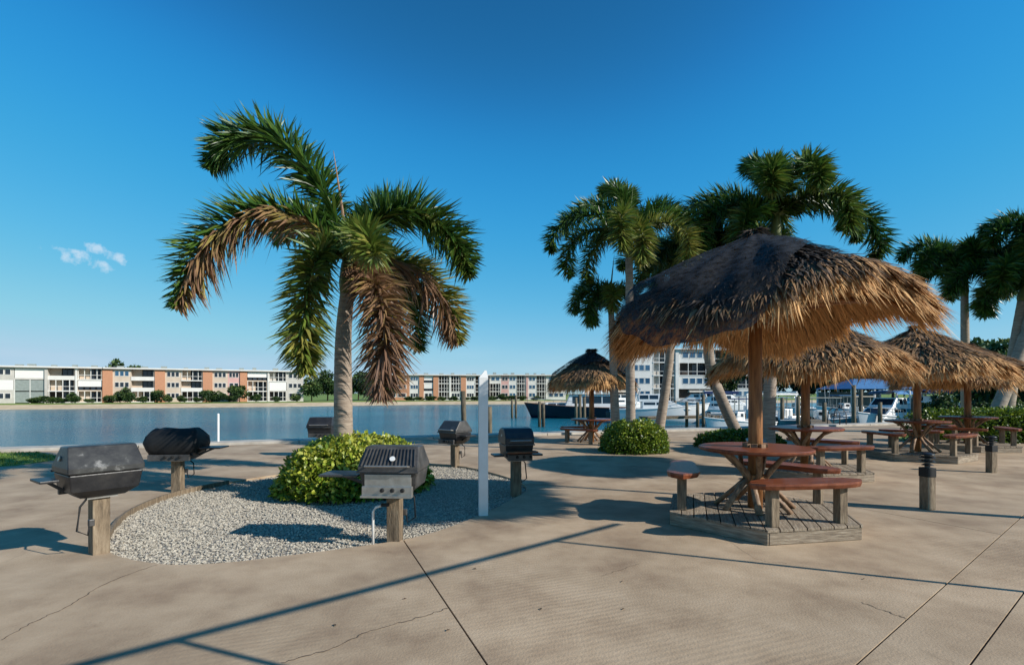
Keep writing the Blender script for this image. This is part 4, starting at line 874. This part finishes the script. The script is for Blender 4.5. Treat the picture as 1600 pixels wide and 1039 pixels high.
# ------------------------------------------------------------------ apartment blocks across the water
def block(label, p0, d, x0px, x1px, roofz, bays, depth=12, wallm='stucco', floors=3, capm='bwhite', units=6):
    p0 = Vector((*p0, 0)); d = Vector((*d, 0)).normalized(); n = Vector((-d.y, d.x, 0))
    def s_at(px):                                  # distance along the facade of a photograph column
        k = (px - CX) / F; return (k * p0.y - p0.x) / (d.x - k * d.y)
    s0, s1 = s_at(x0px), s_at(x1px); org = p0 + d * s0
    t = thing('apartment_building', label, 'building', (org.x, org.y, LZ), math.atan2(d.y, d.x))
    H = roofz - LZ; W = s1 - s0; fh = (H - .35) / floors; RC = 1.6
    MB().box((W / 2, RC + depth / 2, (H - .3) / 2), (W, depth, H - .3)).build('core', MT['recess' if wallm != 'bluglass' else wallm], t)
    rf = MB().box((W / 2, depth / 2 + .5, H - .15), (W + .5, depth + 2.6, .3)).build('roof', MT[capm], t)
    for k in range(units): MB().box((W * (k + random.uniform(.2, .8)) / units, 4 + random.uniform(0, 5), H + .3), (random.uniform(.7, 1.3), .9, random.uniform(.5, .9))).build('roof_unit', MT['screen'], rf)
    def wbox(nm, xa, xb, ya, yb, za, zb, m, par): return MB().box(((xa + xb) / 2, (ya + yb) / 2, (za + zb) / 2), (xb - xa, yb - ya, zb - za)).build(nm, MT[m], par)
    for a, b, m, fl in bays:
        xa, xb = s_at(a) - s0, s_at(b) - s0; w = xb - xa
        if fl == 'pier': wbox('brick_pier', xa, xb, -.25, RC + .01, 0, H - .3, m, t); continue
        for k, ty in enumerate(fl):                # from the ground up
            z0, z1 = k * fh, (k + 1) * fh
            if ty[0] == 'w':                       # wall with windows
                wl = wbox('wall', xa, xb, 0, RC + .01, z0, z1, m, t); nw = int(ty[1])
                for q in range(nw):
                    ww = w * .8 / nw; wx_ = xa + w * .1 + ww * q; fo = wbox('window', wx_ + ww * .06, wx_ + ww * .94, -.06, .02, z0 + fh * .36, z0 + fh * .86, 'bwhite', wl)
                    wbox('pane', wx_ + ww * .14, wx_ + ww * .86, -.08, -.02, z0 + fh * .41, z0 + fh * .82, 'glass' if len(ty) < 3 else 'blueglass', fo)
            elif ty[0] == 's':                     # roll shutter
                wbox('spandrel', xa, xb, 0, RC, z0, z0 + .3, m, t); wbox('shutter', xa + .1, xb - .1, .02, .1, z0 + (.3 if len(ty) < 2 else fh * .42), z1 - .1, 'shutter', t); wbox('lintel', xa, xb, 0, RC, z1 - .1, z1, m, t)
                if len(ty) > 1:
                    for q in range(4): wbox('window', xa + w * (.05 + .24 * q), xa + w * (.23 + .24 * q), .05, .09, z0 + .36, z0 + fh * .38, 'glass', t)
            elif ty[0] == 'g':                     # screened porch
                sc = wbox('porch_screen', xa + .05, xb - .05, .04, .1, z0 + .12, z1 - .1, 'screen', t)
                for q in range(3): wbox('mullion', xa + w * q / 2 - .06 + .06, xa + w * q / 2 + .06 + .06, .0, .12, z0, z1, 'bwhite', sc)
            else:                                  # open balcony: slab, back wall doors, parapet or rail
                bl = wbox('balcony_slab', xa, xb, -.12, RC, z0 - .02, z0 + .2, 'bwhite', t)
                if m != 'bwhite' and ty != 'd': wbox('back_wall', xa, xa + w * .42, RC - .2, RC + .02, z0 + .2, z1, m, bl)
                for q in range(3): wbox('door_pane', xa + w * (.46 + .18 * q), xa + w * (.62 + .18 * q), RC - .14, RC - .06, z0 + .2, z0 + fh * .9, 'glass', bl)
                wbox('divider', xb - .22, xb, -.05, RC, z0 + .2, z1, m, bl)
                if ty == 'b':
                    wbox('parapet', xa, xb, -.12, -.02, z0 + .2, z0 + .85, 'bwhite', bl)
                else:
                    wbox('hand_rail', xa, xb, -.1, -.03, z0 + 1.0, z0 + 1.08, 'bwhite', bl)
                    for q in range(4): wbox('column', xa + w * (q / 4 + .02), xa + w * (q / 4 + .02) + .12, -.08, .04, z0 + .2, z1, 'bwhite', bl)
    return t
LA = ((-101, 104), (47.5, 25))
block('long pale grey apartment block with big white roll shutters', *LA, -60, 160, 7.1,
      [(-60, -20, 'grey', ('w3', 'b', 'w3')), (-20, 22, 'grey', ('w3', 's', 'w3')), (22, 70, 'grey', ('g', 'g', 's')), (70, 75, 'grey', 'pier'), (75, 118, 'stucco', ('d', 'r', 'b')), (118, 121, 'bwhite', 'pier'), (121, 160, 'stucco', ('r', 's2', 'r'))], wallm='grey')
block('peach brick and beige apartment block with stacked balconies', *LA, 160.4, 474, 7.1,
      [(160.4, 176, 'brick', 'pier'), (176, 205, 'stucco', ('w3', 'w3', 'w3b')), (205, 242, 'stucco', ('r', 'b', 'b')), (242, 258, 'brick', 'pier'), (258, 283, 'stucco', ('w3', 'w3', 'w3')), (283, 317, 'stucco', ('d', 'b', 'r')), (317, 332, 'brick', 'pier'), (332, 356, 'stucco', ('w3', 'w3', 'w3')), (356, 375, 'pink', ('w2', 'w2', 'w3')), (375, 386, 'brick', 'pier'), (386, 418, 'stucco', ('d', 'r', 's2')), (418, 420, 'bwhite', 'pier'), (420, 448, 'grey', ('d', 's', 'r')), (448, 474, 'grey', ('w2', 'w3', 'w3'))], units=10)
LB = ((-22, 151), (1, .22))
block('beige and peach apartment block opposite the white post', *LB, 600, 762, 7.0,
      [(600, 640, 'brick', ('w2', 'w2', 'w2')), (640, 655, 'bwhite', ('w3', 'w3b', 'w3b')), (655, 662, 'brick', 'pier'), (662, 677, 'bwhite', ('w2', 's2', 's2')), (677, 685, 'brick', 'pier'), (685, 702, 'stucco', ('d', 'd', 'd')), (702, 704, 'bwhite', 'pier'), (704, 720, 'bwhite', ('w3', 'r', 'r')), (720, 728, 'brick', 'pier'), (728, 742, 'bwhite', ('w3', 'w3b', 'w3')), (742, 762, 'bwhite', ('r', 'r', 'r'))], units=8)
block('white and pink apartment block with dark blue windows behind the trawler', (2, 158), (1, .12), 765, 884, 7.2,
      [(765, 783, 'bwhite', ('d', 'r', 'w2b')), (783, 795, 'pink', ('w2', 'w2', 'w2')), (795, 807, 'bwhite', ('w2b', 'w2b', 'w2b')), (807, 822, 'bwhite', ('r', 'r', 'r')), (822, 825, 'pink', 'pier'), (825, 838, 'bwhite', ('w2b', 'w2b', 'w2b')), (838, 854, 'bwhite', ('r', 'r', 'r')), (854, 884, 'bwhite', ('w3b', 'w3b', 'w3b'))], units=7)
block('modern white and blue glass building behind the marina', (40, 122), (1, .1), 985, 1180, 12.0,
      [(985, 1020, 'bwhite', ('w3b', 'w3b', 'w3b', 'w3b')), (1020, 1055, 'grey', ('r', 'r', 'r', 'r')), (1055, 1060, 'bwhite', 'pier'), (1060, 1115, 'bwhite', ('b', 'w4b', 'r', 'w4b')), (1115, 1180, 'bwhite', ('w4b', 'r', 'w4b', 'r'))], floors=4)
# blue hipped boat house roof beyond the boats
bh = thing('boat_house', 'boat house with a wide blue hipped roof among the moored boats', 'boat house', (49, 72, 0), R(6))
MB().loft([[(-5, -3, 2.2), (5, -3, 2.2), (5, 4, 2.2), (-5, 4, 2.2)], [(-2, .3, 3.6), (2, .3, 3.6), (2, .7, 3.6), (-2, .7, 3.6)]]).build('roof', MT['bluecanvas'], bh)
for sx_ in (-4.8, -1.6, 1.6, 4.8):
    for sy_ in (-2.8, 3.8): MB().box((sx_, sy_, .3), (.2, .2, 3.8)).build('post', MT['bwhite'], bh)
MB().box((0, 3.7, .6), (9.4, .1, 2.4)).build('back_wall', MT['screen'], bh)

# ------------------------------------------------------------------ trees and shrubs in the distance
def crown_mesh(nm, n, rx, rz, leaf, lobes, seed):
    r = np.random.default_rng(seed); C = r.normal(size=(lobes, 3)); C /= np.linalg.norm(C, axis=1)[:, None]; C *= r.uniform(.25, .62, (lobes, 1)); rad = r.uniform(.28, .5, lobes)
    k = r.integers(0, lobes, n); v = r.normal(size=(n, 3)); v /= np.linalg.norm(v, axis=1)[:, None]
    P = C[k] + v * (rad[k] * r.uniform(.6, 1.05, n))[:, None]; P *= [rx, rx, rz]
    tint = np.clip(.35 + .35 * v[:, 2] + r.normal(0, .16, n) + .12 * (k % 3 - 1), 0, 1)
    o = blades(nm, P, v + r.normal(size=(n, 3)) * .8, r.normal(size=(n, 3)), leaf * r.uniform(.6, 1.3, n), leaf * .5, .2, tint, MT['tree'])
    m = o.data; bpy.data.objects.remove(o); return m
CR = [crown_mesh('crown', 2600, 1, .85, .17, 9, k) for k in range(4)]
def tree(label, px, Y, h, rx, z0, k=0, name='tree', cat='tree', trunkf=.45, group=None):
    t = thing(name, label, cat, ((px - CX) / F * Y, Y, z0), random.uniform(0, 6), group)
    ch = h * (1 - trunkf) if trunkf else h
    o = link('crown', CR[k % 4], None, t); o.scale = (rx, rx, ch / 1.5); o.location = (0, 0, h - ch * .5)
    if trunkf:
        MB().tube([(0, 0, -.2), (.05, 0, h * .3), (0, .1, h * .62)], [.16 * h / 6, .12 * h / 6, .05 * h / 6], 8).build('trunk', MT['bark'], t, True)
        for q in range(4): a = q * 1.6; MB().tube([(0, 0, h * .36), (math.cos(a) * rx * .3, math.sin(a) * rx * .3, h * .5), (math.cos(a) * rx * .55, math.sin(a) * rx * .55, h * .66)], [.06 * h / 6, .04 * h / 6, .015], 6).build('limb', MT['bark'], t, True)
    return t
def shore_y(px):                                   # depth of the planted strip at a photograph column
    k = (px - CX) / F
    for a, b in zip(SHORE[:-1], SHORE[1:]):
        den = (b[0] - a[0]) - k * (b[1] - a[1]); s = (k * a[1] - a[0]) / den
        if 0 <= s <= 1: return a[1] + s * (b[1] - a[1]) + 8.5
    return 130
SH = [(52, 1.6, .8), (68, 2.2, 1.3), (84, 1.4, 1.0), (96, 1.6, .9), (116, 2.0, 1.6), (140, 1.4, .8), (170, 1.6, 1.3), (186, 2.0, 1.9), (200, 2.4, 2.4), (222, 1.8, 1.2), (246, 2.2, 2.2), (262, 1.6, 1.4), (284, 1.4, 1.2), (308, 1.4, 1.0), (326, 2.4, 2.2), (342, 2.2, 2.0), (364, 2.0, 1.8), (400, 1.8, 1.6), (432, 1.4, 1.0), (462, 2.0, 1.6), (640, 2.2, .9), (655, 2.2, .9), (672, 2.4, 1.0), (690, 2.2, .9), (708, 2.2, .9), (726, 2.2, .9), (742, 2.2, .9), (770, 2.2, 1.0), (786, 2.2, 1.4), (800, 2.4, 1.2), (816, 2.2, 1.0), (838, 2.4, 1.0)]
for i, (px, rx, h) in enumerate(SH):
    bl_ = 'the pale grey apartment block' if px < 160 else 'the peach brick apartment block' if px < 480 else 'the beige apartment block' if px < 755 else 'the white and pink apartment block'
    tree(('tall bushy shrub on the far bank before ' if h > 1.7 else 'low rounded shrub on the far bank before ') + bl_, px, shore_y(px) + random.uniform(-.5, .5), h * 1.25, rx * .8, LZ, i, 'shrub', 'shrub', 0, 'shrubs along the far bank')
tree('leafy low tree before the brick apartment balconies', 374, shore_y(374) + 1, 4.2, 2.6, LZ, 1, trunkf=.12)
for lb, px, Y, h, rx in (('tree at the end of the brick apartment block', 487, 132, 6.2, 3.2), ('round tree in the gap between the apartment blocks', 512, 138, 7.5, 3.6), ('dark tree beside the thick palm trunk across the water', 560, 145, 7.5, 3.8), ('tall tree seen just right of the thick palm trunk across the water', 578, 150, 8.2, 4.0), ('tree hidden behind the hanging brown frond across the water', 604, 150, 6.5, 3.6), ('treetop showing above the flat roof of the pale block', 188, 132, 9.8, 3.4), ('smaller treetop above the flat roof beside the taller one', 214, 134, 9.2, 2.8)):
    tree(lb, px, Y, h, rx * 1.15, LZ, int(px), trunkf=.14)
for i, (px, Y, h, rx) in enumerate([(1130, 96, 9, 4), (1200, 100, 9, 5), (1255, 92, 8, 4.5), (1300, 88, 8.5, 4.5), (1345, 96, 10, 5), (1395, 92, 10, 5), (1440, 84, 9, 4.8), (1478, 74, 9, 4.6), (1515, 64, 8, 4.2), (1550, 56, 7.5, 4), (1585, 50, 7.5, 4), (1610, 44, 7, 3.6), (1575, 36, 4.6, 2.4), (1536, 40, 4.2, 2.2), (1680, 46, 8, 4.4), (1770, 52, 9, 4.8), (1880, 44, 8, 4.4), (2000, 48, 9, 4.8), (2150, 42, 8, 4.4), (2330, 44, 9, 4.8)]):
    tree('dark broad-leaved tree beyond the farther row of boats' if px < 1430 else 'small tree on the lawn close behind the long hedge' if h < 5 else 'dark broad-leaved tree on the headland behind the lawn', px, Y, h, rx, -.4, i, trunkf=.15, group='trees behind the marina')
for i, (px, Y, h, rx) in enumerate([(1468, 30, 1.6, 1.0), (1540, 29, 1.3, 1.0), (1572, 27, 1.5, .9), (1594, 25, 1.3, .8)]):
    tree('small garden shrub on the lawn behind the long hedge', px, Y, h, rx, 0, i, 'shrub', 'shrub', 0, 'shrubs on the lawn')
